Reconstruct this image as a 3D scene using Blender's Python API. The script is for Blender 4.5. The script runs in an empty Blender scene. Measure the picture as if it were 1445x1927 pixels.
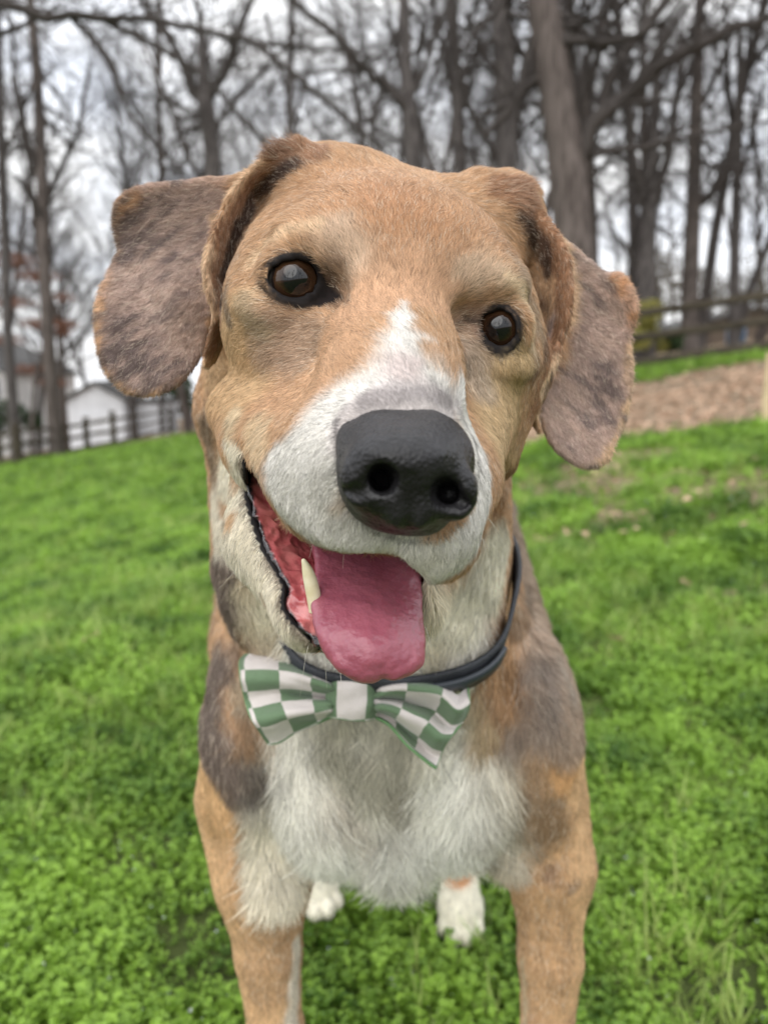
import bpy, bmesh, math, random, os
import numpy as np
from mathutils import Vector, Matrix
from mathutils.bvhtree import BVHTree

DRAFT = os.environ.get("DOGDRAFT", "")
random.seed(7)
rng = np.random.default_rng(7)
S = bpy.context.scene
COL = S.collection

# ---------------------------------------------------------------- camera
W0, H0, FPX = 1445.0, 1927.0, 1450.0
PITCH = math.radians(10.3)
CAMPOS = np.array([0.0, 0.0, 0.60])
FWD = np.array([0.0, math.cos(PITCH), -math.sin(PITCH)])
UPV = np.array([0.0, math.sin(PITCH), math.cos(PITCH)])
RGT = np.array([1.0, 0.0, 0.0])
cam_data = bpy.data.cameras.new("camera")
cam = bpy.data.objects.new("camera", cam_data)
COL.objects.link(cam)
cam.location = CAMPOS
cam.rotation_euler = (math.pi / 2 - PITCH, 0, 0)
cam_data.sensor_fit = 'VERTICAL'
cam_data.sensor_height = 24.0
cam_data.lens = 24.0 * FPX / H0
cam_data.clip_start = 0.02
cam_data.clip_end = 600
cam_data.dof.use_dof = True
cam_data.dof.focus_distance = 0.268
cam_data.dof.aperture_fstop = cam_data.lens / 3.0
S.camera = cam

# ---------------------------------------------------------------- world: bright overcast sky
world = bpy.data.worlds.new("World"); S.world = world
world.use_nodes = True
wt = world.node_tree; wt.nodes.clear()
def wn(t, **k):
    n = wt.nodes.new(t)
    for a, b in k.items(): setattr(n, a, b)
    return n
SUN_EL, SUN_AZ = math.radians(52), math.radians(-60)
sky = wn('ShaderNodeTexSky', sky_type='NISHITA', sun_disc=False, sun_elevation=SUN_EL, sun_rotation=SUN_AZ)
bg_sky = wn('ShaderNodeBackground'); bg_sky.inputs['Strength'].default_value = 0.05
wt.links.new(sky.outputs[0], bg_sky.inputs['Color'])
tc = wn('ShaderNodeTexCoord')
sep = wn('ShaderNodeSeparateXYZ'); wt.links.new(tc.outputs['Generated'], sep.inputs[0])
# overcast luminance (CIE): brighter overhead than at the horizon
mr = wn('ShaderNodeMapRange'); mr.inputs['From Min'].default_value = 0.0; mr.inputs['From Max'].default_value = 1.0
mr.inputs['To Min'].default_value = 0.88; mr.inputs['To Max'].default_value = 1.70
wt.links.new(sep.outputs['Z'], mr.inputs['Value'])
mp = wn('ShaderNodeMapping'); mp.inputs['Scale'].default_value = (2.0, 2.0, 5.0)
wt.links.new(tc.outputs['Generated'], mp.inputs[0])
nz = wn('ShaderNodeTexNoise'); nz.inputs['Scale'].default_value = 2.2; nz.inputs['Detail'].default_value = 5.0
nz.inputs['Roughness'].default_value = 0.55
wt.links.new(mp.outputs[0], nz.inputs['Vector'])
cr = wn('ShaderNodeValToRGB')
cr.color_ramp.elements[0].position = 0.34; cr.color_ramp.elements[0].color = (0.76, 0.80, 0.88, 1)
cr.color_ramp.elements[1].position = 0.62; cr.color_ramp.elements[1].color = (1.0, 1.0, 1.0, 1)
wt.links.new(nz.outputs['Fac'], cr.inputs[0])
bg_cl = wn('ShaderNodeBackground')
wt.links.new(cr.outputs[0], bg_cl.inputs['Color']); wt.links.new(mr.outputs[0], bg_cl.inputs['Strength'])
mixw = wn('ShaderNodeMixShader'); mixw.inputs[0].default_value = 0.9
wt.links.new(bg_sky.outputs[0], mixw.inputs[1]); wt.links.new(bg_cl.outputs[0], mixw.inputs[2])
wout = wn('ShaderNodeOutputWorld'); wt.links.new(mixw.outputs[0], wout.inputs['Surface'])

sun_data = bpy.data.lights.new("sun", 'SUN'); sun_data.energy = 1.15; sun_data.angle = math.radians(60)
sun_data.color = (1.0, 0.97, 0.92)
sun = bpy.data.objects.new("sun", sun_data); COL.objects.link(sun)
# light comes from high, behind the camera's left shoulder
sd = Vector((-0.35, -0.85, 0.72))
sun.rotation_euler = sd.to_track_quat('Z', 'Y').to_euler()

S.view_settings.view_transform = 'Standard'; S.view_settings.look = 'None'
S.view_settings.exposure = 0.78; S.view_settings.gamma = 1.0
S.view_settings.use_curve_mapping = False
S.render.engine = 'CYCLES'
S.cycles.use_denoising = True
S.cycles.max_bounces = 8; S.cycles.diffuse_bounces = 4; S.cycles.transparent_max_bounces = 12
S.cycles.sample_clamp_indirect = 8

# ---------------------------------------------------------------- helpers
def P(px, py, d):
    """point in the place seen at photograph pixel (px, py), d metres along the view axis"""
    px = np.asarray(px, float)[..., None]; py = np.asarray(py, float)[..., None]; d = np.asarray(d, float)[..., None]
    return CAMPOS + d * FWD + (px - W0 / 2) / FPX * d * RGT - (py - H0 / 2) / FPX * d * UPV
def proj(p):
    q = p - CAMPOS
    d = q @ FWD
    return W0 / 2 + (q @ RGT) / d * FPX, H0 / 2 - (q @ UPV) / d * FPX, d

def link(o, parent=None):
    COL.objects.link(o)
    if parent is not None: o.parent = parent
    return o
def tag(o, label=None, cat=None, group=None, kind=None):
    for k, v in (('label', label), ('category', cat), ('group', group), ('kind', kind)):
        if v: o[k] = v
    return o
def empty(name, loc=(0, 0, 0), rz=0.0):
    o = bpy.data.objects.new(name, None); o.location = loc; o.rotation_euler = (0, 0, rz)
    o.empty_display_size = 0.1
    return link(o)
def mesh_np(name, verts, faces, mat=None, parent=None, smooth=True):
    """verts (n,3) array; faces: list of arrays, each (m,k)"""
    me = bpy.data.meshes.new(name)
    verts = np.ascontiguousarray(verts, np.float32)
    if not isinstance(faces, list): faces = [faces]
    faces = [np.asarray(f, np.int32) for f in faces if len(f)]
    me.vertices.add(len(verts)); me.vertices.foreach_set('co', verts.ravel())
    nl = sum(f.size for f in faces); nf = sum(len(f) for f in faces)
    me.loops.add(nl); me.polygons.add(nf)
    me.loops.foreach_set('vertex_index', np.concatenate([f.ravel() for f in faces]))
    starts = []; s = 0
    for f in faces:
        starts.append(s + np.arange(len(f)) * f.shape[1]); s += f.size
    me.polygons.foreach_set('loop_start', np.concatenate(starts).astype(np.int32))
    if smooth: me.polygons.foreach_set('use_smooth', np.ones(nf, bool))
    me.update(calc_edges=True); me.validate()
    if mat: me.materials.append(mat)
    o = bpy.data.objects.new(name, me)
    return link(o, parent)

def mat(name, color=(0.5, 0.5, 0.5), rough=0.7, spec=0.5, **kw):
    m = bpy.data.materials.new(name); m.use_nodes = True
    b = m.node_tree.nodes['Principled BSDF']
    b.inputs['Base Color'].default_value = (*color, 1); b.inputs['Roughness'].default_value = rough
    b.inputs['Specular IOR Level'].default_value = spec
    for k, v in kw.items(): b.inputs[k.replace('_', ' ')].default_value = v
    return m
def nd(m, t, **k):
    n = m.node_tree.nodes.new(t)
    for a, b in k.items(): setattr(n, a, b)
    return n
def lk(m, a, b): m.node_tree.links.new(a, b)
def bsdf(m): return m.node_tree.nodes['Principled BSDF']
def noise_mat(name, c1, c2, scale=5, detail=4, rough=0.8, lo=0.35, hi=0.65, bump=0.0, bscale=None, stretch=(1, 1, 1), coord='Object', spec=0.3, c3=None):
    m = mat(name, c1, rough, spec)
    t = nd(m, 'ShaderNodeTexCoord'); mpg = nd(m, 'ShaderNodeMapping'); mpg.inputs['Scale'].default_value = stretch
    lk(m, t.outputs[coord], mpg.inputs[0])
    n = nd(m, 'ShaderNodeTexNoise'); n.inputs['Scale'].default_value = scale; n.inputs['Detail'].default_value = detail
    lk(m, mpg.outputs[0], n.inputs['Vector'])
    r = nd(m, 'ShaderNodeValToRGB'); r.color_ramp.elements[0].position = lo; r.color_ramp.elements[1].position = hi
    r.color_ramp.elements[0].color = (*c1, 1); r.color_ramp.elements[1].color = (*c2, 1)
    if c3:
        e = r.color_ramp.elements.new((lo + hi) / 2); e.color = (*c3, 1)
    lk(m, n.outputs['Fac'], r.inputs[0]); lk(m, r.outputs[0], bsdf(m).inputs['Base Color'])
    if bump:
        n2 = nd(m, 'ShaderNodeTexNoise'); n2.inputs['Scale'].default_value = bscale or scale * 4; n2.inputs['Detail'].default_value = 4
        lk(m, mpg.outputs[0], n2.inputs['Vector'])
        bp = nd(m, 'ShaderNodeBump'); bp.inputs['Strength'].default_value = bump; bp.inputs['Distance'].default_value = 0.01
        lk(m, n2.outputs['Fac'], bp.inputs['Height']); lk(m, bp.outputs[0], bsdf(m).inputs['Normal'])
    return m

# hash based value noise on (n,3) points, result 0..1
def vnoise(p, scale, seed=0):
    q = np.asarray(p, np.float64) * scale + 1000.5 + seed * 17.13
    i = np.floor(q).astype(np.int64); f = q - i; f = f * f * (3 - 2 * f)
    def h(a, b, c):
        v = (a * 73856093) ^ (b * 19349663) ^ (c * 83492791) ^ (seed * 2654435)
        v = (v ^ (v >> 13)) * 1274126177 & 0x7fffffff
        v = (v ^ (v >> 16)) & 0xffff
        return v / 65535.0
    r = 0
    for a in (0, 1):
        wa = f[:, 0] if a else 1 - f[:, 0]
        for b in (0, 1):
            wb = f[:, 1] if b else 1 - f[:, 1]
            for c in (0, 1):
                wc = f[:, 2] if c else 1 - f[:, 2]
                r = r + wa * wb * wc * h(i[:, 0] + a, i[:, 1] + b, i[:, 2] + c)
    return r
def fnoise(p, scale, seed=0, oct=3):
    r = 0; a = 0.5; t = 0
    for k in range(oct):
        r = r + a * vnoise(p, scale * 2 ** k, seed + k); t += a; a *= 0.5
    return r / t
def sstep(a, b, x):
    t = np.clip((x - a) / (b - a), 0, 1); return t * t * (3 - 2 * t)
# ---------------------------------------------------------------- terrain
def hgt(x, y):
    x = np.asarray(x, float); y = np.asarray(y, float)
    r = np.sqrt(x * x + (y - 0.6) ** 2)
    k = sstep(0.6, 3.2, r)
    front = sstep(-6, 1, y)
    z = k * (0.160 * np.clip(x, -40, 40) - 0.018 * y * front)
    q = np.stack([x, y, 0 * x], -1).reshape(-1, 3)
    n = (fnoise(q, 0.35, 5, 2) - 0.5).reshape(x.shape) * 0.22 * sstep(2, 8, r)
    n2 = (fnoise(q, 5.0, 6, 2) - 0.5).reshape(x.shape) * 0.028 * sstep(0.3, 1.0, r)
    return z + n + n2
def hray(px, py):
    """where the ray through a photograph pixel meets the ground"""
    ts = np.concatenate([np.linspace(0.3, 20, 1500), np.linspace(20, 90, 1500)])
    q = P(np.full_like(ts, px), np.full_like(ts, py), ts)
    below = q[:, 2] < hgt(q[:, 0], q[:, 1])
    i = int(np.argmax(below)) if below.any() else len(ts) - 1
    return q[i].copy()
def gz(x, y): return float(hgt(np.array([x]), np.array([y]))[0])

RY0 = hray(1250, 825)[1] + 0.15 * hray(1250, 825)[0]; print('litter from', RY0, hray(1250, 825), hray(1010, 830), hray(1250, 700), hray(1100, 1000))
def litter(x, y):
    """0 lawn .. 1 brown leaf litter"""
    q = np.stack([x, y, 0 * x], -1)
    n = (fnoise(q, 0.9, 12, 3) - 0.5)
    u = x / np.maximum(y, 0.1)
    right = sstep(RY0 - .2, RY0 + .5, y + n * 1.2 + 0.15 * x) * sstep(13.6, 12.2, y + n * 1.5) * sstep(0.06, 0.14, u + n * 0.10)
    far = sstep(16.5, 17.5, y + n) * sstep(-0.2, -0.05, u)
    leftfar = sstep(23.5, 26, y + n * 3 - 0.35 * x * 0) * sstep(0.05, -0.1, u)
    patch = sstep(0.60, 0.72, fnoise(q, 0.55, 44, 3)) * sstep(1.6, 3.0, y) * 0.65
    worn = sstep(0.44, 0.58, fnoise(q, 2.4, 47, 3)) * sstep(1.5, 1.9, y) * sstep(5.0, 4.4, y) * sstep(0.12, 0.2, u) * 0.85
    upl = sstep(12, 17, y + n * 4) * sstep(-0.28, -0.18, u) * sstep(0.2, 0.1, u) * 0.8
    back = sstep(-4, -9, y)
    return np.clip(np.maximum.reduce([right, far, leftfar, patch, worn, upl, back]), 0, 1)

gxs = np.sinh(np.linspace(-6.3, 6.3, 360)) * 0.60
gys = np.concatenate([-np.sinh(np.linspace(5.6, 0.15, 60)) * 0.6, np.sinh(np.linspace(0.0, 6.3, 380)) * 0.62])
GX, GY = np.meshgrid(gxs, gys, indexing='ij')
GZ = hgt(GX.ravel(), GY.ravel())
nxg, nyg = GX.shape
ii = np.arange(nxg * nyg).reshape(nxg, nyg)
gf = np.stack([ii[:-1, :-1], ii[1:, :-1], ii[1:, 1:], ii[:-1, 1:]], -1).reshape(-1, 4)
gm_ = mat('ground_soil', (0.1, 0.15, 0.04), 0.95, 0.1)
gtc = nd(gm_, 'ShaderNodeTexCoord')
def gnoise(scale, c, det=5, pos=(0.35, 0.65)):
    n = nd(gm_, 'ShaderNodeTexNoise'); n.inputs['Scale'].default_value = scale; n.inputs['Detail'].default_value = det; n.inputs['Roughness'].default_value = 0.65
    lk(gm_, gtc.outputs['Object'], n.inputs['Vector'])
    r = nd(gm_, 'ShaderNodeValToRGB'); lk(gm_, n.outputs['Fac'], r.inputs[0])
    r.color_ramp.elements[0].position = pos[0]; r.color_ramp.elements[1].position = pos[1]
    r.color_ramp.elements[0].color = (*c[0], 1); r.color_ramp.elements[1].color = (*c[1], 1)
    return r.outputs[0]
ggreen = gnoise(2.6, ((0.028, 0.036, 0.014), (0.095, 0.125, 0.032)), 8)
gbrown = gnoise(7.0, ((0.120, 0.086, 0.055), (0.300, 0.225, 0.155)), 8)
gat = nd(gm_, 'ShaderNodeAttribute', attribute_name='litter')
gmx = nd(gm_, 'ShaderNodeMix', data_type='RGBA'); lk(gm_, gat.outputs['Fac'], gmx.inputs[0]); lk(gm_, ggreen, gmx.inputs[6]); lk(gm_, gbrown, gmx.inputs[7])
lk(gm_, gmx.outputs[2], bsdf(gm_).inputs['Base Color'])
gb = nd(gm_, 'ShaderNodeBump'); gb.inputs['Strength'].default_value = 0.8; gb.inputs['Distance'].default_value = 0.03
gbn = nd(gm_, 'ShaderNodeTexNoise'); gbn.inputs['Scale'].default_value = 30; gbn.inputs['Detail'].default_value = 5; lk(gm_, gtc.outputs['Object'], gbn.inputs['Vector'])
lk(gm_, gbn.outputs['Fac'], gb.inputs['Height']); lk(gm_, gb.outputs[0], bsdf(gm_).inputs['Normal'])
ground = mesh_np('ground', np.stack([GX.ravel(), GY.ravel(), GZ], 1), gf, gm_)
tag(ground, kind='structure')
ga_ = ground.data.attributes.new('litter', 'FLOAT', 'POINT'); ga_.data.foreach_set('value', litter(GX.ravel(), GY.ravel()).astype(np.float32))

# ---------------------------------------------------------------- low plants of the lawn (scattered small meshes)
def leafmat(name, c1, c2, trans=0.35, rough=0.5):
    m = mat(name, c1, rough, 0.4)
    oi = nd(m, 'ShaderNodeObjectInfo'); r = nd(m, 'ShaderNodeMix', data_type='RGBA')
    ge = nd(m, 'ShaderNodeNewGeometry'); mt = nd(m, 'ShaderNodeMath', operation='ADD'); lk(m, oi.outputs['Random'], mt.inputs[0]); lk(m, ge.outputs['Random Per Island'], mt.inputs[1])
    ln_ = nd(m, 'ShaderNodeTexNoise'); ln_.inputs['Scale'].default_value = 4.5; ln_.inputs['Detail'].default_value = 3; lk(m, oi.outputs['Location'], ln_.inputs['Vector'])
    mq = nd(m, 'ShaderNodeMapRange'); mq.inputs['From Min'].default_value = .33; mq.inputs['From Max'].default_value = .67; mq.inputs['To Min'].default_value = -.55; mq.inputs['To Max'].default_value = .75; lk(m, ln_.outputs['Fac'], mq.inputs['Value'])
    mh = nd(m, 'ShaderNodeMath', operation='MULTIPLY_ADD'); mh.use_clamp = True; mh.inputs[1].default_value = 0.5; lk(m, mt.outputs[0], mh.inputs[0]); lk(m, mq.outputs[0], mh.inputs[2])
    lk(m, mh.outputs[0], r.inputs[0]); r.inputs[6].default_value = (*c1, 1); r.inputs[7].default_value = (*c2, 1)
    lk(m, r.outputs[2], bsdf(m).inputs['Base Color'])
    tr = nd(m, 'ShaderNodeBsdfTranslucent'); lk(m, r.outputs[2], tr.inputs['Color'])
    mx = nd(m, 'ShaderNodeMixShader'); mx.inputs[0].default_value = trans
    lk(m, bsdf(m).outputs[0], mx.inputs[1]); lk(m, tr.outputs[0], mx.inputs[2]); lk(m, mx.outputs[0], m.node_tree.nodes['Material Output'].inputs['Surface'])
    return m
M_leaf = leafmat('weed_leaf', (0.055, 0.130, 0.010), (0.270, 0.440, 0.055))
M_blade = leafmat('grass_blade', (0.120, 0.240, 0.030), (0.330, 0.420, 0.110))
M_petal = leafmat('tiny_flower', (0.62, 0.68, 0.85), (0.85, 0.86, 0.90))
M_dead = leafmat('dead_leaf', (0.28, 0.180, 0.115), (0.52, 0.36, 0.25), 0.15, 0.8)

def xf(pts, yaw, pitch, off):
    c, s = math.cos(pitch), math.sin(pitch)
    p = np.array(pts, float); y = p[:, 1] * c - p[:, 2] * s; z = p[:, 1] * s + p[:, 2] * c; x = p[:, 0]
    c, s = math.cos(yaw), math.sin(yaw)
    return np.stack([x * c - y * s, x * s + y * c, z], 1) + off
def leafshape(l, wd, fold=0.25):
    # broad ovate leaf folded along its midrib
    P0 = [(0, 0, 0), (wd * .5, l * .35, fold * wd * .5), (wd * .42, l * .7, fold * wd * .4), (0, l, -0.08 * l), (-wd * .42, l * .7, fold * wd * .4), (-wd * .5, l * .35, fold * wd * .5), (0, l * .5, 0.0)]
    F0 = [(0, 1, 6), (1, 2, 6), (2, 3, 6), (3, 4, 6), (4, 5, 6), (5, 0, 6)]
    return P0, F0
def sprig(r, kind):
    V, F, MI = [], [], []
    def add(v, f, mi=0):
        o = sum(len(a) for a in V); V.append(v); F.extend([tuple(o + i for i in t) for t in f]); MI.extend([mi] * len(f))
    if kind == 'weed':
        for st_ in range(r.randint(2, 3)):
            h = r.uniform(0.020, 0.048); ax = r.uniform(0, 6.28); ln_ = r.uniform(.1, .6)
            top = np.array([math.cos(ax) * ln_ * h, math.sin(ax) * ln_ * h, h]); b0 = np.array([r.uniform(-.008, .008), r.uniform(-.008, .008), -.01])
            s_ = 0.0006
            add(np.array([b0 + (s_, 0, 0), b0 + (-s_, 0, 0), top + b0 + (s_, 0, 0), top + b0 + (-s_, 0, 0)]), [(0, 1, 3), (0, 3, 2)])
            for lev in range(4):
                t = 0.3 + 0.7 * lev / 3; y0 = r.uniform(0, 6.28)
                for k in range(2 if lev < 3 else 4):
                    l = r.uniform(.0055, .009) * (1.1 - .25 * lev / 3); pv, fv = leafshape(l, l * r.uniform(.7, .95))
                    add(xf(pv, y0 + k * (3.14 if lev < 3 else 1.57) + r.uniform(-.3, .3), r.uniform(-.1, .7), b0 + top * t), fv)
            if r.random() < 0.02:
                for k in range(4):
                    pv, fv = leafshape(.0026, .0026, .1); add(xf(pv, k * 1.57, .35, b0 + top + (0, 0, .003)), fv, 1)
    elif kind == 'blade':
        for k in range(9):
            h = r.uniform(.03, .075); yw = r.uniform(0, 6.28); be = r.uniform(.2, .8); wdt = r.uniform(.0008, .0016); o = np.array([r.uniform(-.012, .012), r.uniform(-.012, .012), -.005])
            pv = [(-wdt, 0, 0), (wdt, 0, 0), (-wdt * .9, h * .25 * be, h * .5), (wdt * .9, h * .25 * be, h * .5), (0, h * be, h * .92)]
            add(xf(pv, yw, 0, o), [(0, 1, 3), (0, 3, 2), (2, 3, 4)])
    else:
        l = r.uniform(.05, .08); pv = []
        n = 9
        P0 = [(0, 0, 0)]
        for k in range(n):
            a = k / n * 6.28; rr_ = l * .5 * (1 + .35 * math.cos(3 * a)) * r.uniform(.8, 1.1); P0.append((math.cos(a) * rr_ * .7, math.sin(a) * rr_, r.uniform(0, .35) * l * .5))
        add(xf(P0, r.uniform(0, 6), r.uniform(-.3, .3), np.array([0, 0, .006])), [(0, 1 + k, 1 + (k + 1) % n) for k in range(n)])
    return np.concatenate(V), F, MI
def proto_coll(name, kind, n, mats):
    c = bpy.data.collections.new(name); r = random.Random(hash(kind) % 7 if False else len(kind))
    for i in range(n):
        v, f, mi = sprig(r, kind)
        me = bpy.data.meshes.new(name); me.from_pydata(v.tolist(), [], f)
        for m in mats: me.materials.append(m)
        me.polygons.foreach_set('material_index', mi); me.update()
        c.objects.link(bpy.data.objects.new(name, me))
    return c
C_weed = proto_coll('weed_sprig', 'weed', 8, [M_leaf, M_petal])
C_blade = proto_coll('grass_tuft', 'blade', 4, [M_blade])
C_dead = proto_coll('leaf_shape', 'dead', 5, [M_dead])

def scatter(name, coll, pts, scale, tilt=0.3):
    n = len(pts)
    me = bpy.data.meshes.new(name); me.vertices.add(n); me.vertices.foreach_set('co', np.asarray(pts, np.float32).ravel())
    me.attributes.new('siz', 'FLOAT', 'POINT').data.foreach_set('value', np.asarray(scale, np.float32))
    rot = np.stack([rng.normal(0, tilt, n), rng.normal(0, tilt, n), rng.uniform(0, 6.283, n)], 1)
    me.attributes.new('turn', 'FLOAT_VECTOR', 'POINT').data.foreach_set('vector', rot.astype(np.float32).ravel())
    me.attributes.new('pick', 'INT', 'POINT').data.foreach_set('value', rng.integers(0, 1000, n).astype(np.int32))
    o = link(bpy.data.objects.new(name, me))
    g = bpy.data.node_groups.new(name, 'GeometryNodeTree')
    g.interface.new_socket('Geometry', in_out='INPUT', socket_type='NodeSocketGeometry'); g.interface.new_socket('Geometry', in_out='OUTPUT', socket_type='NodeSocketGeometry')
    N = g.nodes; gi = N.new('NodeGroupInput'); go = N.new('NodeGroupOutput')
    m2p = N.new('GeometryNodeMeshToPoints')
    ci = N.new('GeometryNodeCollectionInfo'); ci.inputs['Collection'].default_value = coll; ci.inputs['Separate Children'].default_value = True; ci.inputs['Reset Children'].default_value = True
    ip = N.new('GeometryNodeInstanceOnPoints'); ip.inputs['Pick Instance'].default_value = True
    def na(nm, dt):
        a = N.new('GeometryNodeInputNamedAttribute'); a.data_type = dt; a.inputs['Name'].default_value = nm; return a.outputs['Attribute']
    e2r = N.new('FunctionNodeEulerToRotation')
    L_ = g.links.new
    L_(gi.outputs[0], m2p.inputs['Mesh']); L_(m2p.outputs[0], ip.inputs['Points']); L_(ci.outputs[0], ip.inputs['Instance'])
    L_(na('pick', 'INT'), ip.inputs['Instance Index']); L_(na('turn', 'FLOAT_VECTOR'), e2r.inputs[0]); L_(e2r.outputs[0], ip.inputs['Rotation'])
    L_(na('siz', 'FLOAT'), ip.inputs['Scale']); L_(ip.outputs[0], go.inputs[0])
    md = o.modifiers.new('scatter', 'NODES'); md.node_group = g
    tag(o, kind='stuff'); return o

def spots(ymin, ymax, per_m2, margin=0.25):
    """random ground points in the part of the lawn the photograph looks over, a little wider"""
    wmax = ymax * 0.56 + margin
    n = int((ymax - ymin) * 2 * wmax * per_m2)
    y = rng.uniform(ymin, ymax, n); x = rng.uniform(-wmax, wmax, n)
    m = np.abs(x) < y * 0.56 + margin
    return x[m], y[m]
def clearlegs(x, y):
    k = np.ones(len(x), bool)
    for cx, cy in ((-0.075, 0.40), (0.107, 0.40), (0.083, 0.74), (-0.075, 0.76)):
        k &= ((x - cx) ** 2 + (y - cy) ** 2) > 0.03 ** 2
    return k
wp, ws = [], []
for a, b, den, sc in ((0.15, 1.3, 15000, .74), (1.3, 2.6, 8000, .92), (2.6, 5.0, 3400, 1.25), (5.0, 9.0, 1300, 1.9), (9.0, 24.0, 340, 3.2)):
    if DRAFT: den *= 0.6
    x, y = spots(a, b, den); q = np.stack([x, y, 0 * x], 1)
    k = (rng.random(len(x)) > litter(x, y) * (1.1 if b < 3 else 1.02)) & clearlegs(x, y)
    x, y = x[k], y[k]; q = q[k]
    clump = fnoise(q, 9.0, 3, 2)
    k = rng.random(len(x)) < 0.55 + 1.2 * sstep(0.3, 0.7, clump); x, y, clump = x[k], y[k], clump[k]
    wp.append(np.stack([x, y, hgt(x, y)], 1)); ws.append(sc * (0.40 + 1.2 * clump) * (0.72 + 0.6 * fnoise(np.stack([x, y, 0 * x], 1), 3.1, 19, 2)) * rng.uniform(.75, 1.2, len(x)))
weeds = scatter('ground_cover', C_weed, np.concatenate(wp), np.concatenate(ws), .35)
wp, ws = [], []
for a, b, den, sc in ((0.15, 1.5, 800, .9), (1.5, 4.0, 700, 1.2), (4.0, 9.0, 110, 1.9), (9.0, 20.0, 40, 3.0)):
    x, y = spots(a, b, den); q = np.stack([x, y, 0 * x], 1)
    k = (rng.random(len(x)) > litter(x, y) * 1.0) & clearlegs(x, y) & (rng.random(len(x)) < sstep(.35, .65, fnoise(q, 3, 8, 2)))
    x, y = x[k], y[k]; wp.append(np.stack([x, y, hgt(x, y)], 1)); ws.append(sc * rng.uniform(.6, 1.25, len(x)))
grass = scatter('grass', C_blade, np.concatenate(wp), np.concatenate(ws), .15)
wp, ws = [], []
for a, b, den, sc in ((1.3, 5.0, 160, .5), (5.0, 10.0, 170, .8), (10.0, 18.0, 30, 1.4)):
    x, y = spots(a, b, den); k = rng.random(len(x)) < litter(x, y) * 0.9 + 0.03
    x, y = x[k], y[k]; wp.append(np.stack([x, y, hgt(x, y) + .004], 1)); ws.append(sc * rng.uniform(.7, 1.3, len(x)))
fl = np.array([hray(a, b) for a, b in ((1062, 1022), (1100, 1028), (1170, 1025), (1195, 1018), (1284, 1124), (1150, 1235), (1210, 985), (1290, 960), (1340, 995), (1420, 880), (1065, 945), (178, 1232), (1400, 1010), (1120, 905), (1230, 880), (300, 905), (180, 930))])
fl[:, 2] = hgt(fl[:, 0], fl[:, 1]) + 0.035; wp.append(fl); ws.append(rng.uniform(.45, .75, len(fl)))
litter_o = scatter('leaf_litter', C_dead, np.concatenate(wp), np.concatenate(ws), .35)
# ---------------------------------------------------------------- outline helpers
def tps(c):
    x, y, z = c[:, 0] / 100, c[:, 1] / 100, c[:, 2]
    n = len(x)
    def U(r2): return r2 * np.log(r2 + 1e-9) * 0.5
    if n < 4:
        A = np.stack([np.ones(n), x, y], 1); w = np.linalg.lstsq(A, z, rcond=None)[0]
        return lambda px, py: w[0] + w[1] * px / 100 + w[2] * py / 100
    K = U((x[:, None] - x) ** 2 + (y[:, None] - y) ** 2) + np.eye(n) * 1e-3
    Pm = np.stack([np.ones(n), x, y], 1)
    A = np.block([[K, Pm], [Pm.T, np.zeros((3, 3))]])
    w = np.linalg.solve(A, np.concatenate([z, np.zeros(3)]))
    def f(px, py):
        px = np.asarray(px) / 100; py = np.asarray(py) / 100
        r = w[n] + w[n + 1] * px + w[n + 2] * py
        for i in range(n): r = r + w[i] * U((px - x[i]) ** 2 + (py - y[i]) ** 2)
        return r
    return f
def inpoly(px, py, poly):
    r = np.zeros(np.shape(px), bool); n = len(poly)
    for i in range(n):
        x1, y1 = poly[i]; x2, y2 = poly[(i + 1) % n]
        if y1 == y2: continue
        c = ((y1 > py) != (y2 > py)) & (px < (x2 - x1) * (py - y1) / (y2 - y1) + x1)
        r ^= c
    return r
def sdpoly(px, py, poly):
    d = np.full(np.shape(px), 1e18); n = len(poly)
    for i in range(n):
        x1, y1 = poly[i]; x2, y2 = poly[(i + 1) % n]
        ex, ey = x2 - x1, y2 - y1
        t = np.clip(((px - x1) * ex + (py - y1) * ey) / (ex * ex + ey * ey + 1e-9), 0, 1)
        d = np.minimum(d, (px - x1 - t * ex) ** 2 + (py - y1 - t * ey) ** 2)
    d = np.sqrt(d)
    return np.where(inpoly(px, py, poly), -d, d)
def smooth_poly(pts, n=4, closed=True):
    """Catmull-Rom through the points"""
    p = np.asarray(pts, float); out = []; N = len(p)
    rngi = range(N) if closed else range(N - 1)
    for i in rngi:
        a, b, c, d = (p[(i - 1) % N], p[i], p[(i + 1) % N], p[(i + 2) % N]) if closed else (p[max(i - 1, 0)], p[i], p[i + 1], p[min(i + 2, N - 1)])
        for t in np.arange(n) / n:
            out.append(0.5 * ((2 * b) + (c - a) * t + (2 * a - 5 * b + 4 * c - d) * t * t + (3 * b - a - 3 * c + d) * t ** 3))
    if not closed: out.append(p[-1])
    return np.array(out)

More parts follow.
